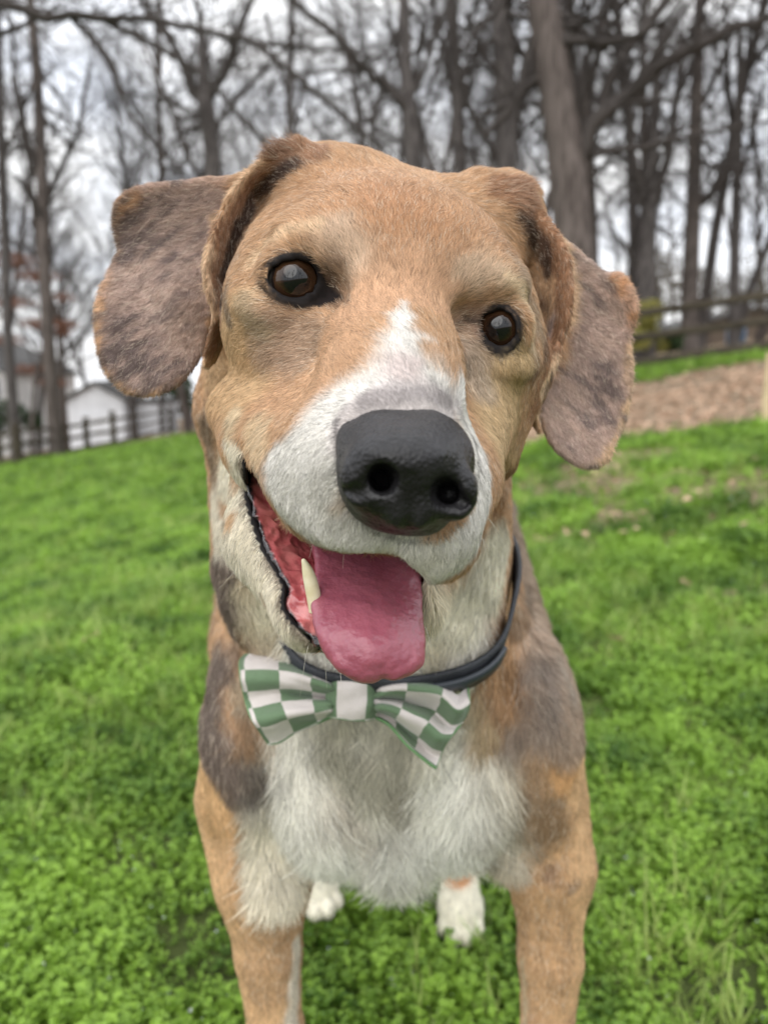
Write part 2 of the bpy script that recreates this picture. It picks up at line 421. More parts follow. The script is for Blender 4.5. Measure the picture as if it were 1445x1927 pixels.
# ---------------------------------------------------------------- wood behind the lawn
M_bark = noise_mat('bark_grey', (0.045, 0.040, 0.038), (0.115, 0.102, 0.096), scale=2.2, detail=7, rough=0.95, stretch=(6, 6, .8), bump=.6, bscale=8, spec=.1)
M_bark2 = noise_mat('bark_brown', (0.055, 0.045, 0.040), (0.125, 0.105, 0.094), scale=2.0, detail=7, rough=0.95, stretch=(7, 7, .7), bump=.6, bscale=7, spec=.1)
M_twig = mat('twig_bark', (0.055, 0.048, 0.044), 0.9, 0.1)
def tubes(paths, sides=5):
    """paths: list of (points (n,3), radii (n,)) -> verts, quads"""
    V, F, o = [], [], 0
    ang = np.arange(sides) / sides * 2 * np.pi; cs, sn = np.cos(ang), np.sin(ang)
    for pts, rad in paths:
        pts = np.asarray(pts, float); rad = np.asarray(rad, float); n = len(pts)
        t = np.gradient(pts, axis=0); t /= np.linalg.norm(t, axis=1, keepdims=True) + 1e-9
        ref = np.array([0.0, 1.0, 0.0]) if abs(t[0][1]) < .8 else np.array([1.0, 0, 0])
        u = np.cross(t, ref); u /= np.linalg.norm(u, axis=1, keepdims=True) + 1e-9; v = np.cross(t, u)
        ring = pts[:, None] + rad[:, None, None] * (cs[None, :, None] * u[:, None] + sn[None, :, None] * v[:, None])
        V.append(ring.reshape(-1, 3))
        i = np.arange(n - 1)[:, None] * sides + np.arange(sides)[None]; j = np.arange(n - 1)[:, None] * sides + (np.arange(sides)[None] + 1) % sides
        F.append(np.stack([i + o, j + o, j + sides + o, i + sides + o], -1).reshape(-1, 4)); o += n * sides
    return np.concatenate(V), np.concatenate(F)

def grow(r, start, dirn, length, rad, level, out, maxlev, up=0.12, wig=0.16, dens=1.0):
    n = 5 if level < 2 else (4 if level < 3 else 3)
    p = np.array(start, float); d = np.array(dirn, float); pts = [p.copy()]; rr = [rad]
    for i in range(n):
        d = d + np.array([r.gauss(0, wig), r.gauss(0, wig), r.gauss(0, wig) + up * (0.6 if level else .1)]); d /= np.linalg.norm(d)
        p = p + d * length / n; pts.append(p.copy()); rr.append(rad * (1 - 0.72 * (i + 1) / n) if level else rad * (1 - .6 * (i + 1) / n))
    out[level].append((np.array(pts), np.array(rr)))
    if level >= maxlev: return
    kids = int({0: 16, 1: 8, 2: 6, 3: 5}.get(level, 3) * dens + r.random())
    for k in range(kids):
        t = (0.30 if level == 0 else 0.15) + (0.70 if level == 0 else .85) * (k + r.random()) / kids; t = min(t, .98)
        i = min(int(t * n), n - 1); f = t * n - i
        q = pts[i] * (1 - f) + pts[i + 1] * f; br = rr[i] * (1 - f) + rr[i + 1] * f
        dd = pts[i + 1] - pts[i]; dd /= np.linalg.norm(dd)
        a = r.uniform(0, 6.283); ref = np.cross(dd, [0.3, .2, 1]); ref /= np.linalg.norm(ref) + 1e-9; b2 = np.cross(dd, ref)
        sp = r.uniform(.55, 1.05)
        nd_ = dd * math.cos(sp) + (ref * math.cos(a) + b2 * math.sin(a)) * math.sin(sp)
        grow(r, q, nd_, length * r.uniform(.34, .56) * (1.05 - .35 * t), max(br * r.uniform(.35, .6), .0045), level + 1, out, maxlev, up, wig * 1.15, dens)

def tree_parts(root, out, bark):
    v, f = tubes(out[0], 10); mesh_np('trunk', v, f, bark, root)
    V, F, o = [], [], 0
    for lv, sd in ((1, 6), (2, 4), (3, 3), (4, 3)):
        if out.get(lv):
            v, f = tubes(out[lv], sd); V.append(v); F.append(f + o); o += len(v)
    if V: mesh_np('crown', np.concatenate(V), np.concatenate(F), M_twig, root)

protos = []
for i in range(7):
    r = random.Random(50 + i); out = {k: [] for k in range(5)}
    H = r.uniform(15, 21)
    grow(r, (0, 0, -.4), (r.uniform(-.06, .06), r.uniform(-.06, .06), 1), H, r.uniform(.15, .24), 0, out, 4 if not DRAFT else 3, wig=.07 if i % 2 else .10)
    root = empty('bare_tree', (0, 0, 0)); tree_parts(root, out, M_bark if i % 3 else M_bark2); protos.append(root)
def copytree(root):
    c = root.copy(); COL.objects.link(c)
    for ch in root.children:
        k = ch.copy(); COL.objects.link(k); k.parent = c
    return c
# background trees: (px of the trunk, distance, width factor)
tr_ = random.Random(4)
spec = []
for px in range(-260, 1760, 62):
    spec.append((px + tr_.uniform(-26, 26), tr_.uniform(19, 30) if px > 900 else tr_.uniform(30, 44), tr_.uniform(.75, 1.1)))
for px in range(-300, 1800, 72):
    spec.append((px + tr_.uniform(-26, 26), tr_.uniform(36, 70), tr_.uniform(.8, 1.2)))
for k_, (bx, by) in enumerate(((-9, -12), (-2, -17), (7, -14), (15, -18), (-17, -18))): spec.append(('b', bx, by))  # unseen trees added behind the camera to show in the eye reflections
used = [False] * len(protos)
for i, sp_ in enumerate(spec):
    if sp_[0] == 'b':
        o = copytree(protos[i % len(protos)]); o.location = (sp_[1], sp_[2], gz(sp_[1], sp_[2])); o.scale = (.8,) * 3
        tag(o, 'unseen bare tree added behind the viewer for eye reflections, ' + ['well to the left', 'straight back and farthest', 'to the right and nearest', 'far to the right', 'at the far left corner'][i - len(spec) + 5], 'tree', 'unseen trees added for eye reflections'); continue
    px, d, s = sp_
    k = i % len(protos)
    o = protos[k] if not used[k] else copytree(protos[k]); used[k] = True
    x = (px - W0 / 2) / FPX * d; y = d
    if px < 420 and d < 46: s *= 0.8
    o.location = (x, y, gz(x, y) if y < 60 else gz(x, 60)); o.rotation_euler = (0, 0, tr_.uniform(0, 6.28)); o.scale = (s, s, s)
    far = d > 34
    tag(o, 'slender bare tree in the hazy back rows of the leafless wood' if far else 'bare grey tree in the front rows of the leafless wood', 'tree',
        'far trees in the back rows of the wood' if far else 'bare trees in the front rows of the wood')

# the trees one can single out: trunk and main limbs follow the photograph, each at its own distance
def hero(seed, D, trunk, limbs, bark, label, base, dens=1.0, sub=4, jit=.5):
    """trunk: [(px, py, radius px)] from top down to the base; limbs: lists of the same, base first"""
    r = random.Random(seed)
    pxm = D / FPX
    def pt(px, py, dz=0.0): return P(px, py, D + dz)
    b = P(base, 700, D); b[2] = gz(b[0], b[1])
    tp = [pt(a, c) for a, c, _ in trunk] + [np.array([b[0], b[1], b[2] - .3])]
    tr = [q[2] * pxm for q in trunk]; tr.append(tr[-1] * 1.25)
    root = empty('bare_tree', b)
    tp = smooth_poly(tp, 4, False); tr = np.interp(np.linspace(0, 1, len(tp)), np.linspace(0, 1, len(tr)), tr)
    out = {k: [] for k in range(5)}
    out[0].append((tp - b, tr))
    def feather(path, rad, lev):
        n = len(path)
        L = np.linalg.norm(np.diff(path, axis=0), axis=1).sum()
        kids = max(2, int(L / 0.30 * dens * (1 if lev < 3 else .8)))
        for k in range(kids):
            t = (k + r.random()) / kids * (n - 1) * .98; i = min(int(t), n - 2); f = t - i
            q = path[i] * (1 - f) + path[i + 1] * f; br = rad[i] * (1 - f) + rad[i + 1] * f
            dd = path[i + 1] - path[i]; dd /= np.linalg.norm(dd) + 1e-9
            ax = np.array([r.gauss(0, 1), r.gauss(0, 1), r.gauss(0.25, 1)]); ax -= dd * (ax @ dd); ax /= np.linalg.norm(ax) + 1e-9
            sp = r.uniform(.5, 1.1); nd_ = dd * math.cos(sp) + ax * math.sin(sp)
            grow(r, q, nd_, r.uniform(.9, 2.4) * (D / 14) ** .5, max(br * r.uniform(.18, .4), .006), max(lev, 2), out, sub, .08, .2, .8)
    for lm in limbs:
        n = len(lm); a0 = r.uniform(-jit, jit)
        path = np.array([pt(px, py, a0 * i / max(n - 1, 1) * D * .12) for i, (px, py, _) in enumerate(lm)]); rad = np.array([max(q[2], 1.2) * pxm for q in lm])
        path = smooth_poly(path, 3, False); rad = np.interp(np.linspace(0, 1, len(path)), np.linspace(0, 1, n), rad)
        path = path + np.array([[r.gauss(0, 1) for _ in range(3)] for _ in path]) * (rad[:, None] * .35) * np.r_[0, np.ones(len(path) - 1)][:, None]
        out[1].append((path - b, rad)); feather(path - b, rad, 2)
    up = tp[:max(3, len(tp) // 2)] - b
    feather(up, tr[:len(up)], 2)
    tree_parts(root, out, bark)
    tag(root, label, 'tree', 'leafless trees one can single out'); return root
hero(1, 13.0, [(985, -330, 20), (1000, -150, 26), (1020, 0, 31), (1043, 140, 33), (1062, 280, 35), (1078, 440, 37), (1092, 600, 40)],
     [[(1085, 300, 17), (1125, 225, 16), (1190, 165, 14), (1290, 95, 12), (1380, 55, 9), (1480, 20, 5)],
      [(1128, 225, 13), (1150, 150, 12), (1185, 90, 10), (1245, 10, 8), (1300, -80, 5)],
      [(1092, 295, 7), (1160, 285, 6), (1240, 268, 5.5), (1340, 245, 4), (1450, 228, 3)],
      [(1008, 60, 9), (985, 150, 8), (950, 215, 7), (905, 260, 4)],
      [(1012, 40, 12), (1060, -60, 9), (1100, -180, 6)]],
     M_bark2, 'thick brown trunk of the broadest tree, leaning left above the dog\'s right-hand ear', 1100)
hero(2, 17.0, [(935, -300, 12), (940, -120, 17), (944, 0, 20), (948, 110, 21), (950, 220, 21), (952, 330, 22), (955, 480, 24)],
     [[(955, 215, 11), (985, 170, 10), (1010, 110, 9), (1040, 30, 7), (1060, -60, 5)], [(950, 320, 7), (915, 265, 7), (880, 190, 6), (862, 110, 5), (850, 0, 4)],
      [(945, 60, 8), (920, 10, 6), (880, -60, 5)], [(948, 160, 6), (905, 90, 5), (880, 20, 4)]],
     M_bark, 'dark forked tree just left of the broadest trunk', 960)
hero(3, 19.0, [(842, -260, 7), (848, -60, 11), (852, 60, 12), (858, 160, 12), (866, 320, 13), (870, 480, 14)],
     [[(856, 180, 6), (830, 90, 5), (815, 0, 4)], [(860, 230, 6), (890, 140, 5), (905, 40, 4)]], M_bark, 'thin straight dark tree rising above the right half of the dog\'s forehead', 872)
hero(4, 15.0, [(748, -260, 8), (757, -60, 10), (762, 60, 11), (766, 170, 13), (772, 240, 17), (778, 320, 18), (782, 470, 20)],
     [[(766, 215, 11), (735, 175, 9), (690, 125, 8), (640, 78, 7), (590, 35, 6), (520, -30, 5)], [(770, 200, 7), (800, 120, 5), (830, 30, 4)], [(700, 135, 5), (640, 130, 3.5), (570, 140, 2.5)]],
     M_bark, 'dark tree forking in a wide V straight above the dog\'s forehead', 786)
hero(5, 21.0, [(380, 60, 8), (384, 150, 12), (388, 200, 17), (396, 260, 16), (402, 330, 16), (404, 480, 18)],
     [[(384, 195, 11), (360, 150, 9), (325, 90, 7), (285, 30, 6), (230, -40, 4)], [(392, 190, 10), (420, 140, 8), (445, 70, 7), (480, -20, 5)], [(385, 170, 8), (380, 90, 7), (372, 0, 5)],
      [(400, 250, 5), (440, 190, 5), (500, 130, 4), (560, 60, 3)], [(390, 235, 5), (340, 200, 4), (270, 180, 3), (210, 170, 2)]],
     M_bark, 'dark tree with spreading low forks above the left-hand ear', 404)
hero(6, 22.0, [(40, -160, 6), (62, 40, 9), (74, 200, 10), (80, 340, 11), (84, 480, 11), (92, 640, 12)],
     [[(78, 400, 7), (110, 330, 6), (150, 240, 5), (170, 120, 4)], [(76, 330, 7), (50, 250, 5), (30, 150, 4), (20, 30, 3)], [(82, 420, 6), (60, 370, 5), (30, 330, 4)]],
     M_bark2, 'slim forked tree second from the left edge of the photo', 96)
hero(7, 24.0, [(-8, -100, 7), (-2, 100, 8), (4, 280, 8), (10, 450, 9), (16, 640, 9)], [[(4, 300, 5), (40, 220, 4), (70, 120, 3)]], M_bark, 'straight dark trunk at the very left edge of the photo', 20)
hero(8, 20.0, [(1246, 40, 7), (1232, 200, 9), (1226, 320, 13), (1220, 400, 16), (1216, 500, 17), (1214, 640, 19)],
     [[(1222, 405, 10), (1198, 330, 8), (1180, 240, 6), (1165, 140, 5)], [(1226, 390, 10), (1255, 300, 8), (1272, 190, 7), (1282, 60, 5)], [(1216, 520, 5), (1180, 470, 4), (1150, 430, 3)]],
     M_bark, 'dark forked tree between the big trunk and the fence rails at the right', 1214)
hero(9, 22.0, [(1318, -60, 8), (1312, 100, 11), (1308, 240, 13), (1304, 380, 14), (1298, 520, 16), (1296, 640, 17)],
     [[(1304, 390, 9), (1345, 355, 8), (1370, 300, 7), (1388, 220, 6), (1398, 110, 4)], [(1310, 220, 6), (1345, 140, 5), (1380, 60, 4)]],
     M_bark2, 'brown tree with a limb bent sharply upright, near the right edge', 1296)
hero(10, 24.0, [(1392, 40, 5), (1390, 200, 8), (1386, 330, 9), (1382, 470, 10), (1380, 640, 11)], [[(1388, 340, 5), (1415, 250, 4), (1440, 150, 3)]], M_bark, 'thin dark tree nearest the right edge of the photo', 1380)
hero(11, 23.0, [(1100, 120, 9), (1104, 260, 13), (1108, 380, 14), (1112, 520, 15)], [[(1104, 260, 6), (1080, 160, 5), (1075, 60, 4)]], M_bark2, 'brown trunk half hidden behind the right side of the broadest tree', 1114)
hero(12, 26.0, [(545, -60, 5), (548, 60, 6), (545, 180, 7), (548, 300, 8), (550, 460, 9)], [[(546, 190, 4), (520, 110, 3), (500, 20, 3)]], M_bark, 'thin upright tree directly over the fold of the left-hand ear', 552)
# long boughs reaching in from a tree outside the frame on the left
rb = hero(13, 11.0, [(-420, -700, 20), (-430, -200, 26), (-440, 300, 32), (-445, 620, 36)],
     [[(-425, -260, 15), (-180, -60, 12), (40, 20, 9), (180, 30, 7.5), (300, 40, 6.5), (400, 62, 6), (480, 80, 6), (545, 135, 5.5), (600, 180, 5), (660, 228, 4), (720, 285, 3), (750, 320, 2)],
      [(180, 30, 6), (300, 90, 6), (390, 150, 5), (470, 240, 5), (540, 300, 4)], [(130, 25, 7), (200, 100, 6), (235, 200, 5), (290, 270, 4), (350, 330, 3)],
      [(480, 80, 5), (560, 90, 4), (640, 96, 3), (720, 110, 2)], [(-100, -20, 9), (0, 60, 7), (60, 40, 5), (120, 10, 4)]],
     M_bark, 'long dark bough crossing the sky from the top left down to the dog\'s head', -445, .9)

# young beech still holding rusty leaves
M_rust = leafmat('rust_leaf', (0.20, 0.095, 0.060), (0.32, 0.17, 0.11), .3, .8)
def leaf_cloud(center, rad, n, size, r, flat=.8):
    c = np.asarray(center); p = r.normal(0, 1, (n, 3)); p /= np.linalg.norm(p, axis=1, keepdims=True); p *= (r.random((n, 1)) ** .4) * np.asarray(rad); p += c
    a = r.normal(0, 1, (n, 3)); a /= np.linalg.norm(a, axis=1, keepdims=True); b = r.normal(0, 1, (n, 3)); b -= a * (a * b).sum(1, keepdims=True); b /= np.linalg.norm(b, axis=1, keepdims=True)
    s = size * r.uniform(.6, 1.3, (n, 1))
    v = np.stack([p - a * s, p + b * s * .6, p + a * s, p - b * s * .6], 1).reshape(-1, 3)
    return v, np.arange(n * 4).reshape(-1, 4)
def leafy(name, px, py, D, hgt_px, label, cat, lm, clumps, size, ntot, seed, group=None):
    r = np.random.default_rng(seed); b = P(px, py, D); b[2] = gz(b[0], b[1]); root = empty(name, b)
    H = hgt_px * D / FPX; rr = random.Random(seed); out = {k: [] for k in range(5)}
    grow(rr, (0, 0, -.2), (0, 0, 1), H, max(.02, H * .012), 0, out, 3, wig=.1)
    v, f = tubes(out[0], 6); mesh_np('trunk', v, f, M_bark2, root)
    v, f = tubes(out[1] + out[2], 3); mesh_np('branches', v, f, M_twig, root)
    V, F, o = [], [], 0
    for cx, cy, rx, rz, wt in clumps:
        c = P(cx, cy, D + rr.uniform(-.8, .8)) - b
        v, f = leaf_cloud(c, (rx * D / FPX, rx * D / FPX, rz * D / FPX), int(ntot * wt), size, r); V.append(v); F.append(f + o); o += len(v)
    mesh_np('foliage', np.concatenate(V), np.concatenate(F), lm, root)
    tag(root, label, cat, group); return root
leafy('beech_tree', 60, 860, 27.0, 420, 'young beech holding thin tiers of rusty brown leaves at the left edge', 'tree', M_rust,
      [(20, 490, 55, 16, .8), (75, 520, 48, 12, .7), (95, 610, 55, 12, .9), (30, 570, 40, 10, .5), (110, 625, 30, 8, .4), (60, 695, 45, 10, .5), (20, 640, 30, 12, .4), (120, 560, 24, 10, .3), (100, 720, 40, 10, .3)], 0.045, 900, 3)
M_yel = leafmat('forsythia_leaf', (0.13, 0.16, 0.04), (0.30, 0.28, 0.07), .3, .7)
leafy('yellow_shrub', 1222, 690, 19.5, 130, 'yellow green shrub behind the fence rails beside the right-hand ear', 'shrub', M_yel,
      [(1222, 585, 28, 22, 1), (1215, 620, 26, 22, 1), (1228, 650, 30, 18, 1), (1200, 640, 26, 20, .8)], 0.05, 500, 4)
M_ever = leafmat('evergreen_leaf', (0.030, 0.062, 0.020), (0.075, 0.120, 0.040), .15, .6)
leafy('evergreen_bush', 1262, 690, 20.5, 90, 'dark green bush just right of the yellow shrub', 'shrub', M_ever, [(1262, 648, 22, 14, 1), (1270, 630, 18, 12, .6)], 0.05, 700, 5)
leafy('evergreen_bush', 20, 850, 40.0, 110, 'dark green bush behind the post and rail fence at far left', 'shrub', M_ever, [(15, 780, 36, 30, 1), (60, 790, 18, 20, .4)], 0.12, 700, 6)
leafy('evergreen_bush', 335, 800, 42.0, 120, 'dark bush beside the right end of the white shed', 'shrub', M_ever, [(330, 730, 36, 24, 1), (300, 715, 40, 12, .6), (345, 760, 26, 22, .6)], 0.13, 600, 7)
leafy('understory_thicket', 1330, 690, 34.0, 150, 'grey brown thicket low among the trunks at the right', 'shrub', leafmat('dry_leaf', (0.10, 0.085, 0.062), (0.17, 0.145, 0.11), .2, .9),
      [(1190, 560, 60, 40, 1), (1290, 545, 70, 45, 1.2), (1390, 560, 70, 45, 1.2), (1450, 520, 60, 60, 1), (1240, 500, 40, 30, .5)], 0.07, 1500, 8)

# ---------------------------------------------------------------- fences
M_rail = noise_mat('weathered_rail', (0.035, 0.029, 0.022), (0.095, 0.080, 0.058), scale=3, detail=6, rough=.95, stretch=(1, 8, 8), bump=.4, bscale=12, spec=.1)
def bar(name, a, b, wd, ht, m, parent, o0, r):
    """rough timber of slightly uneven section between two points"""
    a = np.array(a, float); b = np.array(b, float); d = b - a; L = np.linalg.norm(d); d /= L
    side = np.cross(d, [0, 0, 1.0]);
    if np.linalg.norm(side) < .2: side = np.array([1.0, 0, 0])
    side /= np.linalg.norm(side); up = np.cross(side, d); n = 5; V = []
    for i in range(n):
        c = a + d * L * i / (n - 1) + up * r.uniform(-.012, .012) * (0 if i in (0, n - 1) else 1)
        for k in range(6):
            an = k / 6 * 6.283 + .3; V.append(c + side * math.cos(an) * wd * .55 * r.uniform(.88, 1.1) + up * math.sin(an) * ht * .55 * r.uniform(.88, 1.1))
    F = [(i * 6 + k, i * 6 + (k + 1) % 6, (i + 1) * 6 + (k + 1) % 6, (i + 1) * 6 + k) for i in range(n - 1) for k in range(6)]
    me = bpy.data.meshes.new(name); me.from_pydata([tuple(v - o0) for v in V], [], F + [tuple(range(5, -1, -1)), tuple((n - 1) * 6 + k for k in range(6))]); me.materials.append(m)
    return link(bpy.data.objects.new(name, me), parent)
def fence(posts, ph, rails, wd, label, rails_w=.05, rails_h=.10):
    r = random.Random(8); o0 = np.array(posts[0]); root = empty('rail_fence', o0)
    for p in posts: bar('post', np.array(p) - (0, 0, .2), np.array(p) + (0, 0, ph * r.uniform(.95, 1.05)), wd, wd, M_rail, root, o0, r)
    for a, b in zip(posts[:-1], posts[1:]):
        for h in rails: bar('rail', np.array(a) + (0, -.03, h + r.uniform(-.02, .02)), np.array(b) + (0, -.03, h + r.uniform(-.02, .02)), rails_w, rails_h, M_rail, root, o0, r)
    tag(root, label, 'fence'); return root
posts = []
for px in (1150, 1475, 1800): 
    x = (px - W0 / 2) / FPX * 16.0; posts.append((x, 15.8, gz(x, 15.8)))
x = (860 - W0 / 2) / FPX * 16.0; posts.insert(0, (x, 15.8, gz(x, 15.8)))
fence(posts, 1.45, (0.24, 0.72, 1.22), .15, 'dark three rail wooden fence on the rise behind the right-hand ear', .06, .15)
posts = [hray(px, py) for px, py in ((-60, 893), (3, 884), (36, 879), (119, 864), (166, 855), (216, 847), (322, 815), (420, 790))]
for p in posts: p[2] = gz(p[0], p[1])
fence(posts, 1.12, (0.22, 0.58, 0.92), .17, 'dark post and rail fence at the foot of the lawn on the left', .06, .10)
# pale stake at the right edge
b = hray(1441, 806); sc = ((b - CAMPOS) @ FWD) / FPX; r = random.Random(2)
o = bar('wooden_stake', (b[0], b[1], b[2] - .1), (b[0] + .004, b[1], b[2] + 140 * sc), 20 * sc, 20 * sc, noise_mat('pale_timber', (0.50, 0.37, 0.22), (0.62, 0.50, 0.32), scale=14, stretch=(8, 8, 1), rough=.8), None, np.zeros(3), r)
tag(o, 'pale yellow wooden stake standing in the leaf litter at the right edge', 'stake')

# ---------------------------------------------------------------- shed and houses
def boxm(name, lo, hi, m, parent, o0=(0, 0, 0)):
    lo = np.array(lo, float) - o0; hi = np.array(hi, float) - o0
    V = [(x, y, z) for x in (lo[0], hi[0]) for y in (lo[1], hi[1]) for z in (lo[2], hi[2])]
    F = [(0, 1, 3, 2), (4, 6, 7, 5), (0, 4, 5, 1), (2, 3, 7, 6), (0, 2, 6, 4), (1, 5, 7, 3)]
    me = bpy.data.meshes.new(name); me.from_pydata(V, [], F); me.materials.append(m); return link(bpy.data.objects.new(name, me), parent)
def poly_obj(name, V, F, m, parent):
    me = bpy.data.meshes.new(name); me.from_pydata([tuple(v) for v in V], [], F); me.materials.append(m); return link(bpy.data.objects.new(name, me), parent)
M_white = noise_mat('white_siding', (0.62, 0.63, 0.66), (0.74, 0.75, 0.78), scale=2, rough=.7)
M_roof = noise_mat('dark_shingle', (0.05, 0.05, 0.05), (0.10, 0.095, 0.09), scale=6, rough=.9)
M_glass = mat('window_glass', (0.03, 0.035, 0.04), .1, .6)
def gable(px0, px1, D, base_py, eave, ridge, depth, yaw, name, label, cat, wallm, doors=(), windows=()):
    x0 = (px0 - W0 / 2) / FPX * D; x1 = (px1 - W0 / 2) / FPX * D; b = P(px0, base_py, D); z = b[2]
    root = empty(name, (x0, b[1], z), yaw); Wd = x1 - x0
    V = [(0, 0, -.6), (Wd, 0, -.6), (Wd, 0, eave), (Wd / 2, 0, ridge), (0, 0, eave), (0, depth, -.6), (Wd, depth, -.6), (Wd, depth, eave), (Wd / 2, depth, ridge), (0, depth, eave)]
    poly_obj('wall', V, [(0, 1, 2, 3, 4), (6, 5, 9, 8, 7), (1, 6, 7, 2), (5, 0, 4, 9)], wallm, root)
    e = .25; t = .12; s = (ridge - eave) / (Wd / 2)
    for sg in (-1, 1):
        xa, xb = Wd / 2, Wd / 2 + sg * (Wd / 2 + e); za, zb = ridge + .03, eave - e * s + .03
        V = [(xa, -e, za), (xb, -e, zb), (xb, depth + e, zb), (xa, depth + e, za)]; V += [(x, y, zz + t) for x, y, zz in V]
        poly_obj('roof', V, [(0, 1, 2, 3), (7, 6, 5, 4), (0, 4, 5, 1), (1, 5, 6, 2), (2, 6, 7, 3), (3, 7, 4, 0)], M_roof, root)
    for a, c, h in doors:
        boxm('door', (Wd * a, -.05, 0), (Wd * c, -.005, h), M_white, root)
        for k in (a, c): boxm('trim', (Wd * k - .05, -.08, 0), (Wd * k + .05, -.052, h), wallm, root)
    for a, z0, w_, h in windows:
        f = boxm('window', (Wd * a, -.06, z0), (Wd * a + w_, -.01, z0 + h), M_white, root)
        boxm('pane', (Wd * a + .08, -.07, z0 + .08), (Wd * a + w_ - .08, -.062, z0 + h - .08), M_glass, f)
    tag(root, label, cat); return root
gable(134, 236, 36, 856, 2.55, 3.25, 3.2, math.radians(4), 'garden_shed', 'white gabled shed with a dark roof beyond the left-hand fence', 'shed', M_white, doors=[(.25, .75, 1.95)])
wx0, wx1 = (238 - W0 / 2) / FPX * 37.5, (316 - W0 / 2) / FPX * 37.5; wz = P(240, 850, 37.5)[2]
lean = empty('white_lean_to', (wx0, 37.5, wz)); boxm('wall', (0, 0, -.6), (wx1 - wx0, 2.2, 2.35), M_white, lean); boxm('roof', (-.1, -.15, 2.352), (wx1 - wx0 + .15, 2.35, 2.5), M_roof, lean)
tag(lean, 'long low white lean-to beside the gabled shed', 'shed')
gable(-330, 44, 52, 850, 5.2, 8.4, 9, math.radians(-6), 'house', 'pale house with a grey roof cut off by the left edge', 'house', noise_mat('pale_siding', (0.42, 0.42, 0.42), (0.55, 0.55, 0.54), scale=2), windows=[(.90, 1.2, 1.0, 1.4), (.90, 3.6, 1.0, 1.3), (.75, 1.2, 1.0, 1.4), (.75, 3.6, 1.0, 1.3)])
gable(1235, 1620, 40, 668, 1.0, 2.3, 8, math.radians(4), 'low_outbuilding', 'low brown outbuilding seen between the fence rails at the right', 'building', noise_mat('brown_boards', (0.10, 0.075, 0.055), (0.17, 0.13, 0.10), scale=3, stretch=(8, 8, 1)), windows=[(.36, .1, .9, .8)])
bt = P(1384, 632, 30); r = random.Random(5)
blue = empty('blue_barrel', (bt[0], bt[1], bt[2] - .4))
v, f = tubes([(np.array([(0, 0, 0), (0, 0, .04), (0, 0, .35), (0, 0, .72), (0, 0, .8)]), np.array([.30, .34, .36, .34, .30]))], 16)
mesh_np('drum', v, f, mat('blue_plastic', (0.06, 0.14, 0.25), .4), blue)
v, f = tubes([(np.array([(0, 0, .8), (0, 0, .84), (0, 0, .845)]), np.array([.31, .30, .01]))], 16); mesh_np('lid', v, f, mat('lid_plastic', (0.05, 0.11, 0.2), .4), blue)
tag(blue, 'blue barrel beyond the fence rails near the right edge', 'barrel')
# ---------------------------------------------------------------- implicit sculpting
try:
    import openvdb as vdb
except ImportError:
    import pyopenvdb as vdb

